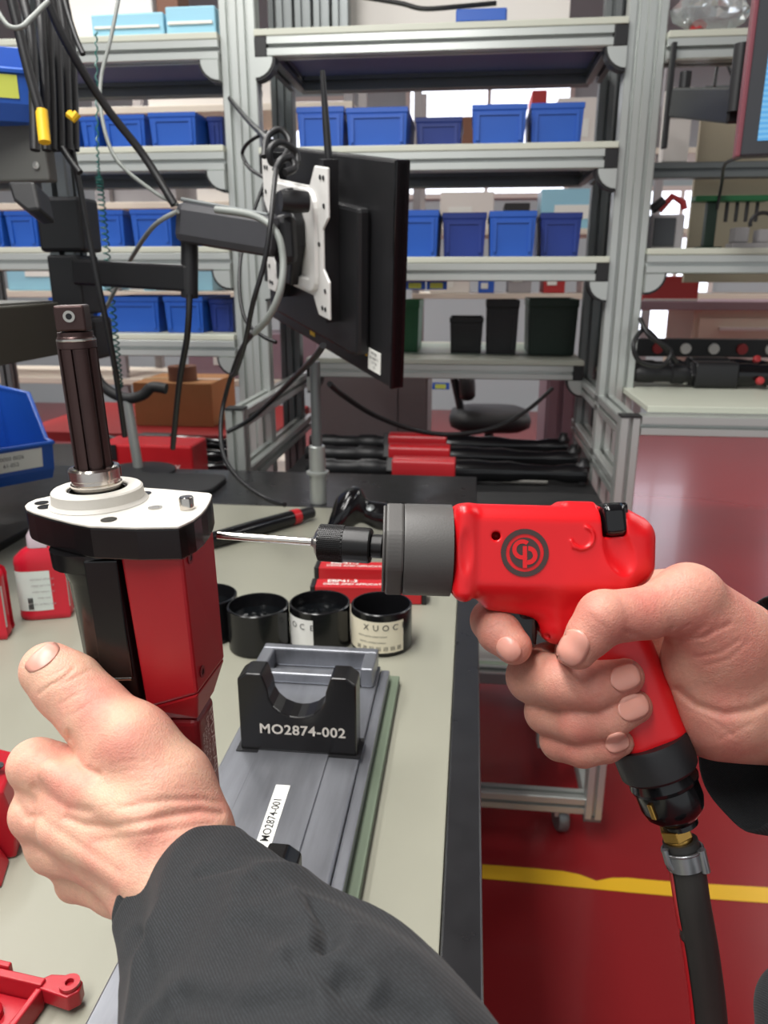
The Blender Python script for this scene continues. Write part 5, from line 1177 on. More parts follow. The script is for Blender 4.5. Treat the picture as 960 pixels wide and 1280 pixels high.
A4 = np.array(CMW)
def cam2w(vs): return vs @ A4[:3, :3].T + A4[:3, 3]
DD = 0.385; S = DD / FPX
drill = thing('air_drill', 'red pistol grip air drill with grey nose held in the right hand', 'drill', P(700, 700, DD))
def pxr(*a): return tuple(x * S for x in a)
lo = K(555, 965, DD) - np.array([0, 0, 0.032]); hi = K(880, 610, DD) + np.array([0, 0, 0.032])
s = SDF(lo, hi, 0.0007)
AX = 1.5
s.rbox(KM(676, 689, DD, AX), pxr(112, 57, 47), 23 * S, k=0.0005)                      # barrel
s.rbox(KM(770, 688, DD, AX), pxr(42, 46, 45), 30 * S, k=0.004)                         # rear
s.rbox(KM(718, 640, DD, AX), pxr(22, 13, 30), 8 * S, k=0.003)                         # top hump
s.rbox(KM(577, 689, DD, AX), pxr(14, 59, 52), 14 * S, k=0.003)                        # front collar
# grip: chain of ellipsoid-like capsules, leaning back
s.rbox(KM(718, 765, DD, 2), pxr(48, 40, 33), 26 * S, k=0.010)
hm = frame(Vector(K(782, 845, DD)), Vector((math.cos(math.radians(22)), math.sin(math.radians(22)), 0)), Vector((-math.sin(math.radians(22)), math.cos(math.radians(22)), 0)), Vector((0, 0, 1)))
s.rbox(hm, pxr(46, 112, 35), 33 * S, k=0.010)
s.rbox(KM(660, 752, DD, 8), pxr(60, 16, 28), 14 * S, k=0.008)                           # web under barrel
# cut handle end
ce = frame(Vector(K(830, 985, DD)), Vector((math.cos(math.radians(18)), math.sin(math.radians(18)), 0)), Vector((-math.sin(math.radians(18)), math.cos(math.radians(18)), 0)), Vector((0, 0, 1)))
s.rbox(ce, pxr(120, 55, 80), 0.0004, k=0.0006, sub=True)
# trigger slot
s.rbox(KM(640, 790, DD, 2), pxr(32, 33, 16), 4 * S, k=0.001, sub=True)
# scallop at the front and notch below the reversing lever
s.ell(KM(583, 690, DD - 0.0245), pxr(14, 36, 14), 0.001, sub=True)
s.ell(KM(778, 690, DD - 0.0232, -24), pxr(22, 40, 18), 0.0008, sub=True)
s.rbox(KM(765, 648, DD - 0.016, -4), pxr(14, 22, 20), 4 * S, k=0.001, sub=True)
# screw holes
s.cut(K(620, 670, DD - 0.03), K(620, 670, DD - 0.010), 5.2 * S, 5.2 * S, 0.0004)
s.cut(K(684, 796, DD - 0.03), K(684, 796, DD - 0.008), 3.6 * S, 3.6 * S, 0.0004)
# raised rotation arrow
arc = [K(728 + 14 * math.cos(a), 672 - 14 * math.sin(a) * 1.0, DD - 0.0190) for a in [math.radians(k) for k in range(70, -141, -15)]]
s.chain(arc, [2.0 * S] * len(arc), 0.0006)
s.chain([K(714, 676, DD - 0.0190), K(717, 684, DD - 0.0190), K(726, 687, DD - 0.0190)], [2.0 * S] * 3, 0.0006)
sdf_obj(s, 'housing', 'drill_red', drill, relax=2, post=cam2w)
def WK(u, v, d): return P(u, v, d)
XD = (P(700, 691.2, DD) - P(600, 688.5, DD)).normalized()       # along the barrel, towards the rear
def dframe(u, v, d=DD): # z along the barrel
    return frame(P(u, v, d), FW.cross(XD).normalized() * -1, FW, XD) if False else axis_frame(P(u, v, d), XD, FW)
# logo (flat printed emblem: ring with two interlocked letters) on the near side
ld = DD - 47 * S - 0.0002
ld -= 0.0003
def LK(u, v, h=0.0): return P(656 + u, 691 + v, ld) - FW * h
LF = frame(P(656, 691, ld), RT, UP, -FW)
def ringp(r0, r1, h, a0=0, a1=360, n=48):
    b = MB(); vs = []; full = abs(a1 - a0) >= 360
    for k in range(n + (0 if full else 1)):
        a = math.radians(a0 + (a1 - a0) * k / n)
        for r in (r0, r1): vs.append(LF @ Vector((r * S * math.cos(a), r * S * math.sin(a), h)))
    m_ = len(vs) // 2
    b.add(vs, [(2 * k, 2 * ((k + 1) % m_), 2 * ((k + 1) % m_) + 1, 2 * k + 1) for k in range(m_ if full else m_ - 1)]); return b
emb = ringp(22.5, 28.5, 0.0).build('emblem_ring', 'logo_dark', drill)
ringp(0.2, 18.2, 0.0).build('emblem_disc', 'logo_dark', emb)
# C and P letters in red over the disc
def arcband(cx, cy, r0, r1, a0, a1, h, n=24):
    b = MB(); vs = []
    for k in range(n + 1):
        a = math.radians(a0 + (a1 - a0) * k / n)
        for r in (r0, r1): vs.append(LF @ Vector(((cx + r * math.cos(a)) * S, (cy + r * math.sin(a)) * S, h)))
    b.add(vs, [(2 * k, 2 * k + 2, 2 * k + 3, 2 * k + 1) for k in range(n)]); return b
arcband(-3, 4, 7.0, 12.0, 50, 300, 0.00025).build('emblem_letter', 'drill_red', emb)
pb = arcband(4, -3, 5.5, 11.0, -100, 90, 0.00027); pb.box((-2.5 * S, -18 * S, 0.00022), (2.5 * S, 8 * S, 0.00028), LF); pb.build('emblem_letter', 'drill_red', emb)
# grey nose with wrench flats
NA = dframe(563, 688)
c_n = 57 * S
def zl(u): return (u - 563) * S
n8 = [(1.0 * c_n * math.cos(math.radians(a)), 1.0 * c_n * math.sin(math.radians(a))) for a in range(0, 360, 6)]
MB().lathe([(0, zl(504)), (c_n * 0.99, zl(504)), (c_n, zl(507)), (c_n * 1.005, zl(562.5)), (0, zl(562.5))], NA, 56).build('nose', 'drill_grey', drill, smooth=35)
fl_ = []
for a in range(0, 360, 5):
    x, y = c_n * math.cos(math.radians(a)), c_n * math.sin(math.radians(a))
    for an in (52, 128, 232, 308):
        nx, ny = math.cos(math.radians(an)), math.sin(math.radians(an)); e = x * nx + y * ny - c_n * 0.885
        if e > 0: x -= nx * e; y -= ny * e
    fl_.append((x, y))
MB().prism(fl_, NA, zl(482), zl(503.8)).build('nose_flats', 'drill_grey', drill, bevel=0.0012)
MB().prism([(x * 0.93, y * 0.95) for x, y in fl_], NA, zl(478), zl(481.9)).build('nose_rim', 'drill_grey', drill, bevel=0.001)
# chuck and bit
CA = axis_frame(P(475, 683, DD), P(475, 683, DD) - P(392, 677.5, DD + 0.004), FW)
def zc(u): return (u - 475) * S
MB().lathe([(0, zc(452)), (13 * S, zc(452)), (13 * S, zc(464)), (15 * S, zc(465)), (15 * S, zc(478)), (0, zc(478))], CA, 32).build('spindle', 'drill_dark', drill, smooth=35)
MB().lathe([(9 * S, zc(464)), (21 * S, zc(464)), (22.5 * S, zc(462)), (22.5 * S, zc(430)), (0, zc(430))], CA, 40, cap=False).build('chuck_collar', 'drill_dark', drill, smooth=35)
# knurled sleeve: diamond relief built as geometry
kn = MB(); vs = []; fs = []; NU, NV = 120, 26
for j in range(NV + 1):
    z = zc(429.7) + (zc(398) - zc(429.7)) * j / NV
    for i in range(NU):
        a = 2 * math.pi * i / NU; bump = 0.00028 * (1 if ((i + j * 2) % 4 < 2) else -0.4) if 0 < j < NV else 0
        r = 23 * S + bump; vs.append(CA @ Vector((r * math.cos(a), r * math.sin(a), z)))
for j in range(NV):
    for i in range(NU): fs.append((j * NU + i, j * NU + (i + 1) % NU, (j + 1) * NU + (i + 1) % NU, (j + 1) * NU + i))
kn.add(vs, fs).build('knurled_sleeve', 'drill_dark', drill, smooth=30)
MB().lathe([(22.5 * S, zc(398)), (14 * S, zc(393)), (8 * S, zc(391.5)), (5.6 * S, zc(388)), (0, zc(388))], CA, 32, cap=False).build('chuck_tip', 'clamp_steel', drill, smooth=35)
MB().tube([P(391, 677.5, DD + 0.004), P(330, 673, DD + 0.005), P(272, 669, DD + 0.006)], [5.2 * S, 5.2 * S, 5.0 * S], 18).build('bit_shank', 'bright_steel', drill, smooth=40)
# trigger and reversing lever
lo = K(612, 830, DD) - np.array([0, 0, 0.016]); hi = K(690, 740, DD) + np.array([0, 0, 0.016]); s = SDF(lo, hi, 0.0006)
s.rbox(KM(650, 780, DD, 4), pxr(20, 27, 15), 6 * S, k=0.0005); s.ell(KM(626, 782, DD), pxr(16, 18, 26), 0.002, sub=True)
s.cone(K(656, 764, DD - 0.004), K(668, 764, DD - 0.004), 8 * S, 8 * S, 0.002)
sdf_obj(s, 'trigger', 'black_gloss', drill, post=cam2w)
lo = K(735, 690, DD) - np.array([0, 0, 0.012]); hi = K(795, 620, DD) + np.array([0, 0, 0.028]); s = SDF(lo, hi, 0.0005)
s.rbox(KM(766, 650, DD - 0.0135, -6), pxr(14, 19, 16), 9 * S, k=0.0005)
s.rbox(KM(764, 637, DD - 0.006, -4), pxr(14, 8, 24), 4 * S, k=0.002)
for k in range(4): s.cut(K(748, 634 + 6.5 * k, DD - 0.0215 + 0.0003 * k), K(784, 636 + 6.5 * k, DD - 0.0215), 1.2 * S, 1.2 * S, 0.0005)
sdf_obj(s, 'reversing_lever', 'black_gloss', drill, relax=1, post=cam2w)
# lower end: black collar, swivel
GD = (P(842, 1010, DD) - P(800, 900, DD)).normalized()
GA = axis_frame(P(818, 945, DD), GD, FW)
MB().lathe([(0, -24 * S), (47 * S, -24 * S), (49 * S, -18 * S), (48 * S, 16 * S), (45 * S, 20 * S), (0, 20 * S)], GA, 48).build('end_collar', 'black_plastic', drill, smooth=35)
MB().lathe([(34 * S, 20.3 * S), (40 * S, 22 * S), (43 * S, 32 * S), (42 * S, 36 * S), (39.5 * S, 38 * S), (39.5 * S, 60 * S), (36 * S, 72 * S), (28 * S, 80 * S), (22 * S, 86 * S), (22 * S, 92 * S), (0, 92 * S)], GA, 48, cap=False).build('swivel', 'black_gloss', drill, smooth=30)
MB().box((-43 * S, -3 * S, 42 * S), (-36 * S, 3 * S, 62 * S), GA @ Matrix.Rotation(math.radians(52), 4, 'Z')).build('brass_slot', 'brass', drill, bevel=0.0004)
# ------------------------------------------------------------------ air hose
hose = thing('air_hose', 'black air hose with a red stripe hanging from the drill grip', 'hose', P(860, 1100, DD))
HA = axis_frame(P(845, 1040, DD), (P(852, 1060, DD) - P(845, 1040, DD)), FW)
MB().prism([(20 * S * math.cos(math.radians(a)), 20 * S * math.sin(math.radians(a))) for a in range(15, 375, 60)], HA, -8 * S, 6 * S).build('brass_nut', 'brass', hose, bevel=0.0004)
MB().lathe([(0, 6 * S), (17 * S, 6 * S), (17 * S, 14 * S), (0, 14 * S)], HA, 30).build('brass_stem', 'brass', hose, smooth=40)
hp_ = catmull([P(850, 1050, DD), P(859, 1085, DD), P(866, 1130, DD + 0.001), P(878, 1200, DD + 0.004), P(888, 1290, DD + 0.010), P(888, 1400, DD + 0.02), P(872, 1540, DD + 0.03)], 10)
rh_ = [ 21.5 * S for i in range(len(hp_))]
MB().tube(hp_, rh_, 32).build('hose_body', 'hose_rubber', hose, smooth=50)
# stripe along the left side of the hose
vs = []; fs = []; n = len(hp_)
for i in range(n):
    tn = (hp_[min(i + 1, n - 1)] - hp_[max(i - 1, 0)]).normalized(); lf = (-RT + tn * RT.dot(tn)).normalized(); bk_ = tn.cross(lf)
    if bk_.dot(FW) > 0: bk_ = -bk_
    for k in range(6):
        a = math.radians(-40 + 12 * k); vs.append(hp_[i] + (lf * math.cos(a) + bk_ * math.sin(a)) * (21.5 * S + 0.0005))
segs = [(i, k) for i in range(8, n - 1) for k in range(5)]
sb_ = MB(); sb_.add(vs, [(i * 6 + k, i * 6 + k + 1, (i + 1) * 6 + k + 1, (i + 1) * 6 + k) for i, k in segs if i not in (24, 25)]); sb_.build('red_stripe', 'red_plastic', hose, smooth=60)
# hose clamp
HC = axis_frame(P(855, 1070, DD), P(859, 1090, DD) - P(852, 1060, DD), FW)
MB().lathe([(22.5 * S, -10 * S), (24 * S, -10 * S), (24 * S, 12 * S), (22.5 * S, 12 * S), (22.5 * S, -10 * S)], HC, 40, cap=False).build('clamp_band', 'clamp_steel', hose, smooth=35)
MB().tube([HC @ Vector((-17 * S, 17 * S, -12 * S)), HC @ Vector((-17 * S, 17 * S, 16 * S))], 6 * S, 12).build('clamp_lug', 'clamp_steel', hose, smooth=40)
MB().tube([P(831, 1062, DD - 0.004), P(835, 1078, DD - 0.004), P(840, 1086, DD - 0.004)], 4.5 * S, 10).build('clamp_lug', 'clamp_steel', hose, smooth=40)
MB().tube([HC @ Vector((24.3 * S * math.cos(a), 24.3 * S * math.sin(a), -10 * S)) for a in [2 * math.pi * k / 36 for k in range(36)]], 1.8 * S, 8, close=True).build('clamp_wire', 'clamp_steel', hose, smooth=60)
# ------------------------------------------------------------------ person: two hands and sleeves
def skin_mat(name, base, red):
    m = bpy.data.materials.new(name); m.use_nodes = True; MATS[name] = m
    nt = m.node_tree; b = nt.nodes['Principled BSDF']; tc = nt.nodes.new('ShaderNodeTexCoord')
    n1 = nt.nodes.new('ShaderNodeTexNoise'); n1.inputs['Scale'].default_value = 42; n1.inputs['Detail'].default_value = 3
    n2 = nt.nodes.new('ShaderNodeTexNoise'); n2.inputs['Scale'].default_value = 500; n2.inputs['Detail'].default_value = 4
    v = nt.nodes.new('ShaderNodeTexVoronoi'); v.inputs['Scale'].default_value = 1100
    for q in (n1, n2, v): nt.links.new(tc.outputs['Object'], q.inputs['Vector'])
    rp = nt.nodes.new('ShaderNodeValToRGB'); rp.color_ramp.elements[0].position = 0.36; rp.color_ramp.elements[1].position = 0.68
    rp.color_ramp.elements[0].color = lin(base) + (1,); rp.color_ramp.elements[1].color = lin(red) + (1,)
    nt.links.new(n1.outputs['Fac'], rp.inputs[0])
    mx = nt.nodes.new('ShaderNodeMix'); mx.data_type = 'RGBA'; mx.blend_type = 'MULTIPLY'; mx.inputs[0].default_value = 0.22
    nt.links.new(rp.outputs[0], mx.inputs[6]); nt.links.new(n2.outputs['Fac'], mx.inputs[7]); nt.links.new(mx.outputs[2], b.inputs['Base Color'])
    b.inputs['Roughness'].default_value = 0.55; b.inputs['Specular IOR Level'].default_value = 0.35; b.inputs['Subsurface Weight'].default_value = 0.25
    b.inputs['Subsurface Radius'].default_value = (1.0, 0.35, 0.2); b.inputs['Subsurface Scale'].default_value = 0.003
    bp = nt.nodes.new('ShaderNodeBump'); bp.inputs['Strength'].default_value = 0.28; bp.inputs['Distance'].default_value = 0.0006
    ad = nt.nodes.new('ShaderNodeMath'); ad.operation = 'ADD'; nt.links.new(n2.outputs['Fac'], ad.inputs[0]); nt.links.new(v.outputs['Distance'], ad.inputs[1])
    nt.links.new(ad.outputs[0], bp.inputs['Height']); nt.links.new(bp.outputs[0], b.inputs['Normal'])
    return m
skin_mat('skin', (230, 182, 156), (222, 152, 134))
skin_mat('skin_shaded', (208, 152, 132), (198, 124, 110))  # same skin, darker and redder: shadow on the right hand put into the colour
mat('nail', (212, 150, 134), 0.34, var=0.06, vscale=120, sss=0.15)
def cloth_mat(name, c0, c1, scale):
    m = bpy.data.materials.new(name); m.use_nodes = True; MATS[name] = m
    nt = m.node_tree; b = nt.nodes['Principled BSDF']; tc = nt.nodes.new('ShaderNodeTexCoord')
    w = nt.nodes.new('ShaderNodeTexWave'); w.bands_direction = 'DIAGONAL'; w.inputs['Scale'].default_value = scale; w.inputs['Distortion'].default_value = 1.0; w.inputs['Detail'].default_value = 1
    n = nt.nodes.new('ShaderNodeTexNoise'); n.inputs['Scale'].default_value = 900; n.inputs['Detail'].default_value = 3
    for q in (w, n): nt.links.new(tc.outputs['Object'], q.inputs['Vector'])
    mu = nt.nodes.new('ShaderNodeMath'); mu.operation = 'MULTIPLY'; nt.links.new(w.outputs['Fac'], mu.inputs[0]); nt.links.new(n.outputs['Fac'], mu.inputs[1])
    rp = nt.nodes.new('ShaderNodeValToRGB'); rp.color_ramp.elements[0].color = lin(c0) + (1,); rp.color_ramp.elements[1].color = lin(c1) + (1,); rp.color_ramp.elements[1].position = 0.7
    nt.links.new(mu.outputs[0], rp.inputs[0]); nt.links.new(rp.outputs[0], b.inputs['Base Color'])
    b.inputs['Roughness'].default_value = 0.85; b.inputs['Sheen Weight'].default_value = 0.04
    bp = nt.nodes.new('ShaderNodeBump'); bp.inputs['Strength'].default_value = 0.35; bp.inputs['Distance'].default_value = 0.0005
    nt.links.new(mu.outputs[0], bp.inputs['Height']); nt.links.new(bp.outputs[0], b.inputs['Normal'])
cloth_mat('cloth', (12, 13, 15), (44, 48, 52), 420)
person = thing('person', 'person in a dark work jacket holding the tool motor and the red drill', 'person', P(480, 1280, 0.3))
def rr(r, d): return r * d / FPX
def chain(s, pts, k=0.005, dz=0.0):
    q = [K(u, v, d + dz) for u, v, d, r in pts]; s.chain(q, [rr(r, d + dz) for u, v, d, r in pts], k)
def bbox(pts, pad):
    a = np.array(pts); return a.min(0) - pad, a.max(0) + pad
def crease_post(creases):
    """press fold lines into the near side of the skin; widths in image pixels at the hand, depth in metres"""
    def f(vs):
        d = -vs[:, 2]; u = 480 + FPX * vs[:, 0] / d; v = 640 - FPX * vs[:, 1] / d
        out = vs.copy(); dirs = vs / np.linalg.norm(vs, axis=1)[:, None]
        for pl, wd_, amp, dmax in creases:
            best = np.full(len(vs), 1e9); 
            for (x0, y0), (x1, y1) in zip(pl[:-1], pl[1:]):
                L = (x1 - x0) ** 2 + (y1 - y0) ** 2; t = np.clip(((u - x0) * (x1 - x0) + (v - y0) * (y1 - y0)) / L, 0, 1)
                best = np.minimum(best, (u - x0 - t * (x1 - x0)) ** 2 + (v - y0 - t * (y1 - y0)) ** 2)
            w = np.exp(-best / (wd_ * wd_)) * (d < dmax); out += dirs * (w * amp)[:, None]
        return cam2w(out)
    return f
from mathutils.bvhtree import BVHTree
def nail(hand, name, cu, cv, ax, L, W, lift=0.0004, m='nail', thick=0.0014):
    """nail plate draped on the skin: ax = image direction to the fingertip, L and W in pixels"""
    me = hand.data; mw = ORG[person.name]
    tree = BVHTree.FromPolygons([v.co + mw for v in me.vertices], [tuple(p.vertices) for p in me.polygons])
    ax = Vector(ax).normalized(); cr = Vector((-ax.y, ax.x)); NA_, NB = 12, 8; vs = []; ok = True
    for i in range(NA_ + 1):
        s_ = i / NA_ * 2 - 1
        wd_ = (1 - abs(s_) ** 3.5 * (0.45 if s_ > 0 else 0.6)) 
        for j in range(NB + 1):
            t_ = j / NB * 2 - 1; u = cu + ax.x * s_ * L / 2 * (1 - 0.12 * t_ * t_) + cr.x * t_ * W / 2 * wd_; v = cv + ax.y * s_ * L / 2 * (1 - 0.12 * t_ * t_) + cr.y * t_ * W / 2 * wd_
            r = ray(u, v).normalized(); h = tree.ray_cast(CAM, r)
            if h[0] is None: h = (vs[-1] if vs else P(u, v, 0.37), -r)
            e = max(abs(s_) ** 4, abs(t_) ** 4); vs.append(h[0] + (h[1] * 0.4 - r * 0.6) * (lift * (1 - 0.75 * e)))
    fs = [(i * (NB + 1) + j, i * (NB + 1) + j + 1, (i + 1) * (NB + 1) + j + 1, (i + 1) * (NB + 1) + j) for i in range(NA_) for j in range(NB)]
    o = MB().add(vs, fs).build(name, m, hand, smooth=180)
    so = o.modifiers.new('plate', 'SOLIDIFY'); so.thickness = thick; so.offset = 0
    return o
# ------------------------------------------------------------------ left hand
DZ = 0.022
LH = dict(
    index=[(212, 1040, .320, 42), (128, 988, .326, 40), (48, 958, .338, 35)],
    middle=[(206, 1070, .312, 44), (120, 1030, .322, 40), (50, 1022, .334, 32)],
    ring=[(200, 1098, .315, 44), (132, 1066, .324, 37), (68, 1062, .338, 30)],
    pinky=[(205, 1120, .322, 40), (152, 1106, .334, 34), (98, 1100, .348, 26)],
    thumb=[(61, 838, .336, 35), (86, 858, .336, 39.5), (118, 890, .333, 41), (160, 934, .328, 51), (205, 988, .322, 60), (236, 1042, .318, 56)],
    wrist=[(215, 1060, .318, 64), (240, 1120, .312, 66), (290, 1210, .285, 70)],
    wrist2=[(205, 1085, .325, 58), (235, 1140, .315, 60)])
allp = [K(u, v, d + DZ) for c in LH.values() for u, v, d, r in c] + [K(0, 1000, .46), K(280, 1000, .46), K(0, 800, .35), K(20, 1160, .36)]
lo, hi = bbox(allp, 0.02); s = SDF(lo, hi, 0.0011)
for nm in ('index', 'middle', 'ring', 'pinky'): chain(s, LH[nm], 0.0075, DZ)
chain(s, LH['wrist'], 0.02, DZ); chain(s, LH['wrist2'], 0.012, DZ)
chain(s, LH['thumb'], 0.006, DZ)
# thumb MCP knuckle mound and back-of-hand fullness
s.ell(KM(172, 925, .322 + DZ, 40), (rr(52, .34), rr(40, .34), rr(44, .34)), 0.008)
s.ell(KM(140, 1045, .318 + DZ, 28), (rr(90, .34), rr(48, .34), rr(36, .34)), 0.012)
# tendons
s.cone(K(60, 962, .316 + DZ), K(180, 1032, .2975 + DZ), rr(9, .33), rr(8, .33), 0.012)
s.cone(K(64, 1040, .312 + DZ), K(190, 1108, .292 + DZ), rr(9, .33), rr(8, .33), 0.010)
# knuckle bumps
for u, v, d, r in ((40, 956, .330, 30), (38, 1016, .330, 26), (58, 1056, .334, 24), (88, 1092, .342, 20)): s.cone(K(u, v, d + DZ), K(u + 6, v + 4, d + DZ), rr(r, d), rr(r, d), 0.006)
# fingers wrapping round behind the tool
for pts in ([(46, 958, .345, 33), (58, 985, .392, 27), (100, 1000, .430, 25), (150, 1008, .436, 23), (195, 1005, .428, 20)],
            [(48, 1022, .342, 31), (64, 1040, .392, 27), (95, 1060, .432, 25), (160, 1060, .438, 23), (205, 1055, .430, 20)],
            [(66, 1062, .345, 29), (88, 1075, .392, 25), (110, 1103, .430, 24), (170, 1100, .436, 22), (210, 1095, .430, 19)],
            [(96, 1100, .352, 25), (125, 1105, .392, 21), (135, 1135, .422, 20), (180, 1135, .430, 18), (208, 1130, .424, 16)]):
    chain(s, pts, 0.004, DZ)
cL = [([(48, 868), (62, 857), (78, 849), (92, 836)], 2.0, 0.0007, .36), ([(72, 858), (92, 848), (112, 838)], 1.8, 0.0005, .36), ([(74, 880), (98, 867)], 1.8, 0.0004, .36), ([(88, 894), (112, 880)], 1.8, 0.0003, .36), ([(62, 846), (80, 836)], 2.2, 0.0003, .36),
      ([(86, 916), (92, 932), (94, 944), (104, 960), (124, 968)], 4.0, 0.0022, .375), ([(70, 930), (88, 922)], 4, 0.0012, .375),
      ([(44, 984), (66, 998), (84, 1010), (112, 1014)], 5.5, 0.0014, .37), ([(84, 1022), (105, 1031), (140, 1034), (175, 1028), (210, 1020), (250, 1014), (276, 1018)], 5.0, 0.0015, .37),
      ([(150, 1010), (210, 1000), (255, 1000), (274, 1004)], 4.0, 0.0008, .37), ([(120, 1052), (190, 1042), (265, 1030)], 4.0, 0.0005, .37),
      ([(24, 1006), (34, 1022), (50, 1020)], 5, 0.0018, .39), ([(34, 1052), (60, 1068), (105, 1092), (150, 1124)], 6, 0.0012, .38), ([(70, 1085), (110, 1105), (150, 1140)], 6, 0.0008, .38), ([(46, 1020), (90, 1050), (150, 1090)], 6, 0.0009, .37)]
random.seed(11)
for i in range(26):
    u = random.uniform(125, 240); v = random.uniform(950, 1010); l = random.uniform(8, 22); cL.append(([(u, v), (u + l, v - l * random.uniform(0.0, 0.35))], 1.3, random.uniform(0.00012, 0.0003), .37))
lh = sdf_obj(s, 'hand', 'skin', person, relax=4, post=crease_post(cL))
lh['label'] = 'bare left hand with raised thumb gripping the tool motor'
nail(lh, 'thumbnail', 53, 822, (-0.62, -0.78), 22, 50, 0.0001, thick=0.0005)
# ------------------------------------------------------------------ right hand
e5 = 0.006
RH = dict(
    index=[(842, 752, .425, 42), (740, 752, .424, 33), (632, 768, .412, 28), (616, 776, .394, 28), (624, 790, .376, 27.5), (642, 808, .369, 23)],
    middle=[(860, 800, .428, 42), (760, 815, .428, 34), (672, 838, .412, 31), (666, 846, .390, 33), (702, 852, .370, 33), (742, 857, .362, 31), (782, 846, .361, 23)],
    ring=[(868, 850, .428, 40), (770, 868, .428, 32), (694, 886, .412, 29), (684, 890, .390, 28), (722, 901, .372, 29), (762, 896, .364, 27.5), (794, 883, .363, 21)],
    pinky=[(872, 900, .424, 36), (780, 915, .424, 27), (708, 922, .408, 25), (700, 926, .390, 25), (728, 934, .376, 25), (758, 930, .370, 23), (774, 926, .370, 19)],
    thumb=[(722, 813, .345, 24), (737, 793, .344, 29), (758, 772, .345, 33.5), (808, 766, .348, 33), (862, 748, .354, 37)],
    thumbmc=[(862, 750, .354, 38), (905, 800, .366, 48), (960, 858, .385, 56)],
    thenar=[(868, 830, .372, 42), (905, 880, .378, 58), (960, 880, .388, 64)],
    heel=[(876, 900, .394, 40), (930, 878, .394, 60), (990, 870, .394, 66)],
    back=[(850, 760, .420, 44), (915, 806, .412, 52), (985, 862, .398, 62), (1080, 880, .385, 70)],
    back2=[(872, 860, .418, 50), (930, 860, .410, 60)])
allp = [K(u, v, d) for c in RH.values() for u, v, d, r in c]
lo, hi = bbox(allp, 0.028); s = SDF(lo, hi, 0.0011)
for nm in ('back', 'back2', 'heel', 'thenar', 'thumbmc'): chain(s, RH[nm], 0.014, e5)
for nm in ('pinky', 'ring', 'middle', 'index'): chain(s, RH[nm], 0.0013, e5)
chain(s, RH['thumb'], 0.0013, e5)
s.chain([K(858, 750, .354 + e5), K(905, 800, .366 + e5)], [rr(38, .36), rr(46, .372)], 0.01)
s.ell(KM(866, 738, .352 + e5, 30), (rr(34, .358), rr(26, .358), rr(34, .358)), 0.006)     # thumb knuckle
s.ell(KM(752, 770, .343 + e5, -30), (rr(30, .35), rr(30, .35), rr(33, .35)), 0.004)
# keep the grip surface clear: subtract the drill grip volume from the palm
s.rbox(hm, pxr(45, 130, 34), 33 * S, k=0.001, sub=True)
cR = [([(782, 790), (800, 796), (816, 800)], 3.5, 0.0010, .375), ([(800, 800), (840, 804), (880, 796), (912, 780)], 3.0, 0.0009, .40), ([(870, 822), (900, 816), (925, 800)], 2.6, 0.0005, .40), ([(882, 832), (912, 824), (935, 802)], 2.6, 0.0004, .40),
      ([(846, 792), (862, 780)], 2.2, 0.0006, .39), ([(862, 796), (880, 782)], 2.2, 0.0006, .39), ([(880, 798), (897, 780)], 2.2, 0.0005, .39), ([(830, 792), (842, 784)], 2.0, 0.0006, .39),
      ([(846, 862), (870, 882), (905, 893), (940, 888), (960, 878)], 5.5, 0.0022, .40), ([(856, 886), (890, 900), (920, 922)], 2.2, 0.0004, .41), ([(900, 924), (940, 905)], 2.2, 0.0004, .41),
      ([(743, 745), (750, 758), (762, 770)], 2.5, 0.0004, .37), ([(772, 742), (780, 760), (786, 776)], 2.2, 0.0003, .37), ([(736, 770), (748, 778), (758, 786)], 2.0, 0.0003, .37),
      ([(716, 864), (724, 876), (722, 884)], 2.2, 0.0003, .38), ([(612, 786), (624, 780), (634, 784)], 2.2, 0.0004, .40), ([(750, 884), (760, 888)], 2, 0.0003, .38)]
rhand = sdf_obj(s, 'hand', 'skin_shaded', person, relax=3, post=crease_post(cR))
rhand['label'] = 'bare right hand closed around the red drill grip'
nail(rhand, 'thumbnail', 716, 809, (-0.45, 0.89), 46, 38)
nail(rhand, 'fingernail', 636, 811, (0.66, 0.75), 32, 26)
nail(rhand, 'fingernail', 781, 847, (0.93, -0.36), 38, 32)
nail(rhand, 'fingernail', 791, 884, (0.93, -0.36), 40, 32)
nail(rhand, 'fingernail', 771, 928, (0.93, -0.30), 30, 24)
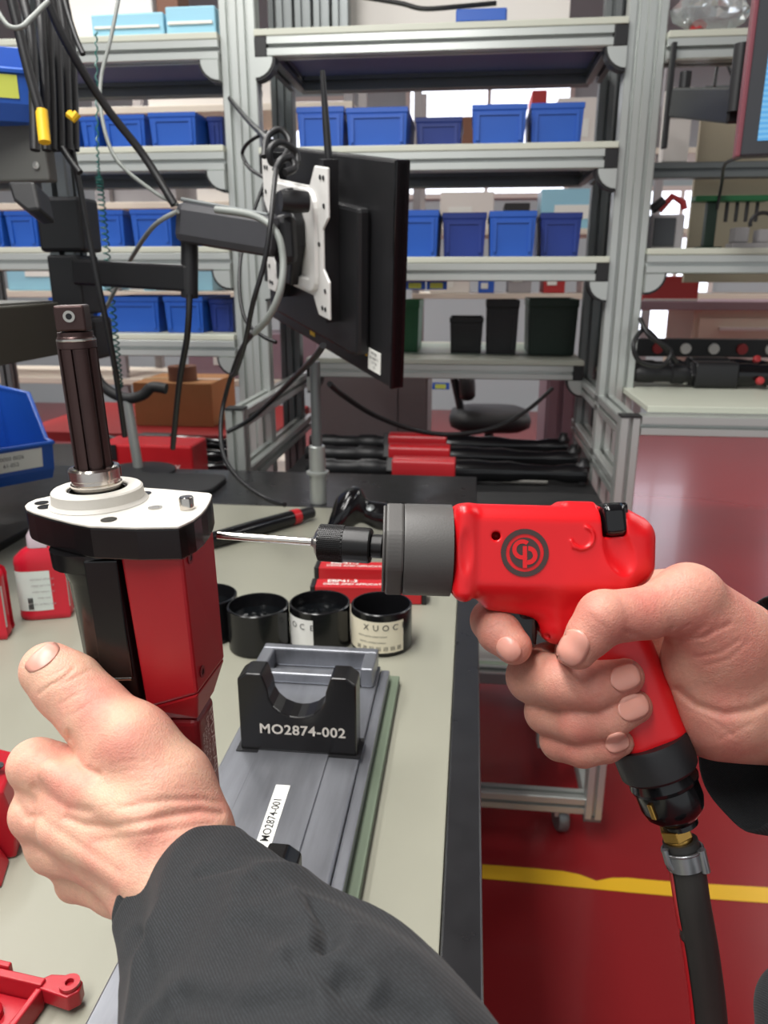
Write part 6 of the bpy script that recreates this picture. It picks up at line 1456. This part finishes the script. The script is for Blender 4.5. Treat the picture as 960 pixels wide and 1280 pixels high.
# ------------------------------------------------------------------ sleeves
def fold_noise(p, seed):
    from mathutils import noise
    a = noise.noise(Vector(p) * 20 + Vector((seed, 0, 0))); b = 1 - 2 * abs(noise.noise(Vector((p[0] * 30, p[1] * 18, p[2] * 44)) + Vector((0, seed, 0)))) ; return 0.55 * a + 0.45 * b - 0.2
FOLDS = [([(396, 1118), (414, 1156), (408, 1182)], 11, 0.0065), ([(372, 1192), (402, 1214), (446, 1226)], 10, 0.0045), ([(250, 1092), (300, 1080), (338, 1100), (352, 1112)], 5, 0.0016), ([(176, 1170), (186, 1225), (205, 1275)], 7, 0.0018), ([(300, 1150), (345, 1168), (372, 1165)], 9, 0.0022), ([(420, 1240), (470, 1252), (540, 1280)], 12, 0.004), ([(230, 1250), (300, 1262), (380, 1250)], 12, 0.0025)]
def sleeve_loft(rings, name, seed, amp=0.006, label=None, hem=True, folds=None):
    """rings: lists of world points, first ring is the cuff opening"""
    n = len(rings[0]); b = MB(); R = []
    for i, rg in enumerate(rings):
        c = sum(rg, Vector()) / n; a_ = amp * min(1.0, i / (10.0 if n > 60 else 5.0)); out = []; g3 = 7 if n > 60 else 3; gr = -0.0013 if i == g3 else (0.0004 if 0 < i < g3 else 0.0)
        for p in rg:
            d = (p - c).normalized(); out.append(p + d * (a_ * fold_noise(p, seed) + gr))
        for pl, wd_, am in (folds or []):
            for j, p in enumerate(out):
                c_ = p - CAM; dd = c_.dot(FW); u = 480 + FPX * c_.dot(RT) / dd; v = 640 - FPX * c_.dot(UP) / dd
                if (p - c).dot(FW) > 0: continue
                bd = 1e9
                for (x0, y0), (x1, y1) in zip(pl[:-1], pl[1:]):
                    t = max(0, min(1, ((u - x0) * (x1 - x0) + (v - y0) * (y1 - y0)) / ((x1 - x0) ** 2 + (y1 - y0) ** 2))); bd = min(bd, (u - x0 - t * (x1 - x0)) ** 2 + (v - y0 - t * (y1 - y0)) ** 2)
                out[j] = p + (c - p).normalized() * (am * math.exp(-bd / wd_ ** 2) - 0.35 * am * math.exp(-((math.sqrt(bd) - 2.2 * wd_) / wd_) ** 2))
        R.append(out)
    b.add(sum(R, []), [(i * n + k, i * n + (k + 1) % n, (i + 1) * n + (k + 1) % n, (i + 1) * n + k) for i in range(len(R) - 1) for k in range(n)])
    o = b.build(name, 'cloth', person, smooth=180)
    so = o.modifiers.new('cloth', 'SOLIDIFY'); so.thickness = 0.0022; so.offset = -1
    sb = o.modifiers.new('sub', 'SUBSURF'); sb.levels = 1; sb.render_levels = 1
    return o
def tube_rings(cs, n=96):
    """cs: (u,v,d, a, b) interpolated; a in the picture plane, b in depth, metres"""
    C = [P(u, v, d) for u, v, d, a, b in cs]; path = catmull(C, 24); m_ = len(path); out = []
    for i, p in enumerate(path):
        f = i / 24; j = min(int(f), len(cs) - 2); t = f - j
        a = cs[j][3] * (1 - t) + cs[j + 1][3] * t; b = cs[j][4] * (1 - t) + cs[j + 1][4] * t
        tn = (path[min(i + 1, m_ - 1)] - path[max(i - 1, 0)]).normalized(); x = (RT - UP * -0.6); x = (x - tn * x.dot(tn)).normalized(); y = tn.cross(x)
        out.append([p + x * (a * math.cos(2 * math.pi * k / n)) + y * (b * math.sin(2 * math.pi * k / n)) for k in range(n)])
    return out
lsr = tube_rings([(228, 1112, .335, 0.0285, 0.027), (268, 1178, .300, 0.036, 0.034), (330, 1285, .262, 0.049, 0.044), (420, 1440, .225, 0.058, 0.055), (500, 1640, .200, 0.062, 0.06)])
sleeve_loft(lsr, 'sleeve', 3.1, 0.009, folds=FOLDS)
ring0 = [(948, 752, .43), (912, 800, .437), (880, 885, .437), (872, 942, .434), (880, 982, .425), (904, 1014, .413), (932, 1036, .402), (966, 1018, .386), (992, 960, .366), (1002, 890, .358), (996, 820, .366), (985, 758, .398)]
def up_ring(px):
    pts = [P(*q) for q in px]; n = len(pts); out = []
    for i in range(n):
        p0, p1, p2, p3 = pts[i - 1], pts[i], pts[(i + 1) % n], pts[(i + 2) % n]
        for k in range(4):
            t = k / 4; out.append(0.5 * ((2 * p1) + (p2 - p0) * t + (2 * p0 - 5 * p1 + 4 * p2 - p3) * t * t + (3 * p1 - p0 - 3 * p2 + p3) * t ** 3))
    return out
r0 = up_ring(ring0); rings = []
for i in range(40):
    off = P(960 + 26 * i, 900 + 4 * max(0, i - 8), .40 - 0.0035 * i) - P(960, 900, .40); c = sum(r0, Vector()) / len(r0); sc = 1 + 0.010 * i
    rings.append([c + (p - c) * sc + off for p in r0])
sleeve_loft(rings, 'sleeve', 8.4, 0.006)
# jacket front showing at the lower right corner
s = SDF(K(930, 1420, .34) - 0.05, K(1100, 1200, .30) + 0.05, 0.003)
s.cone(K(1010, 1270, .32), K(1060, 1460, .30), rr(62, .32), rr(110, .32), 0.01)
sdf_obj(s, 'jacket_front', 'cloth', person, relax=2, post=cam2w)
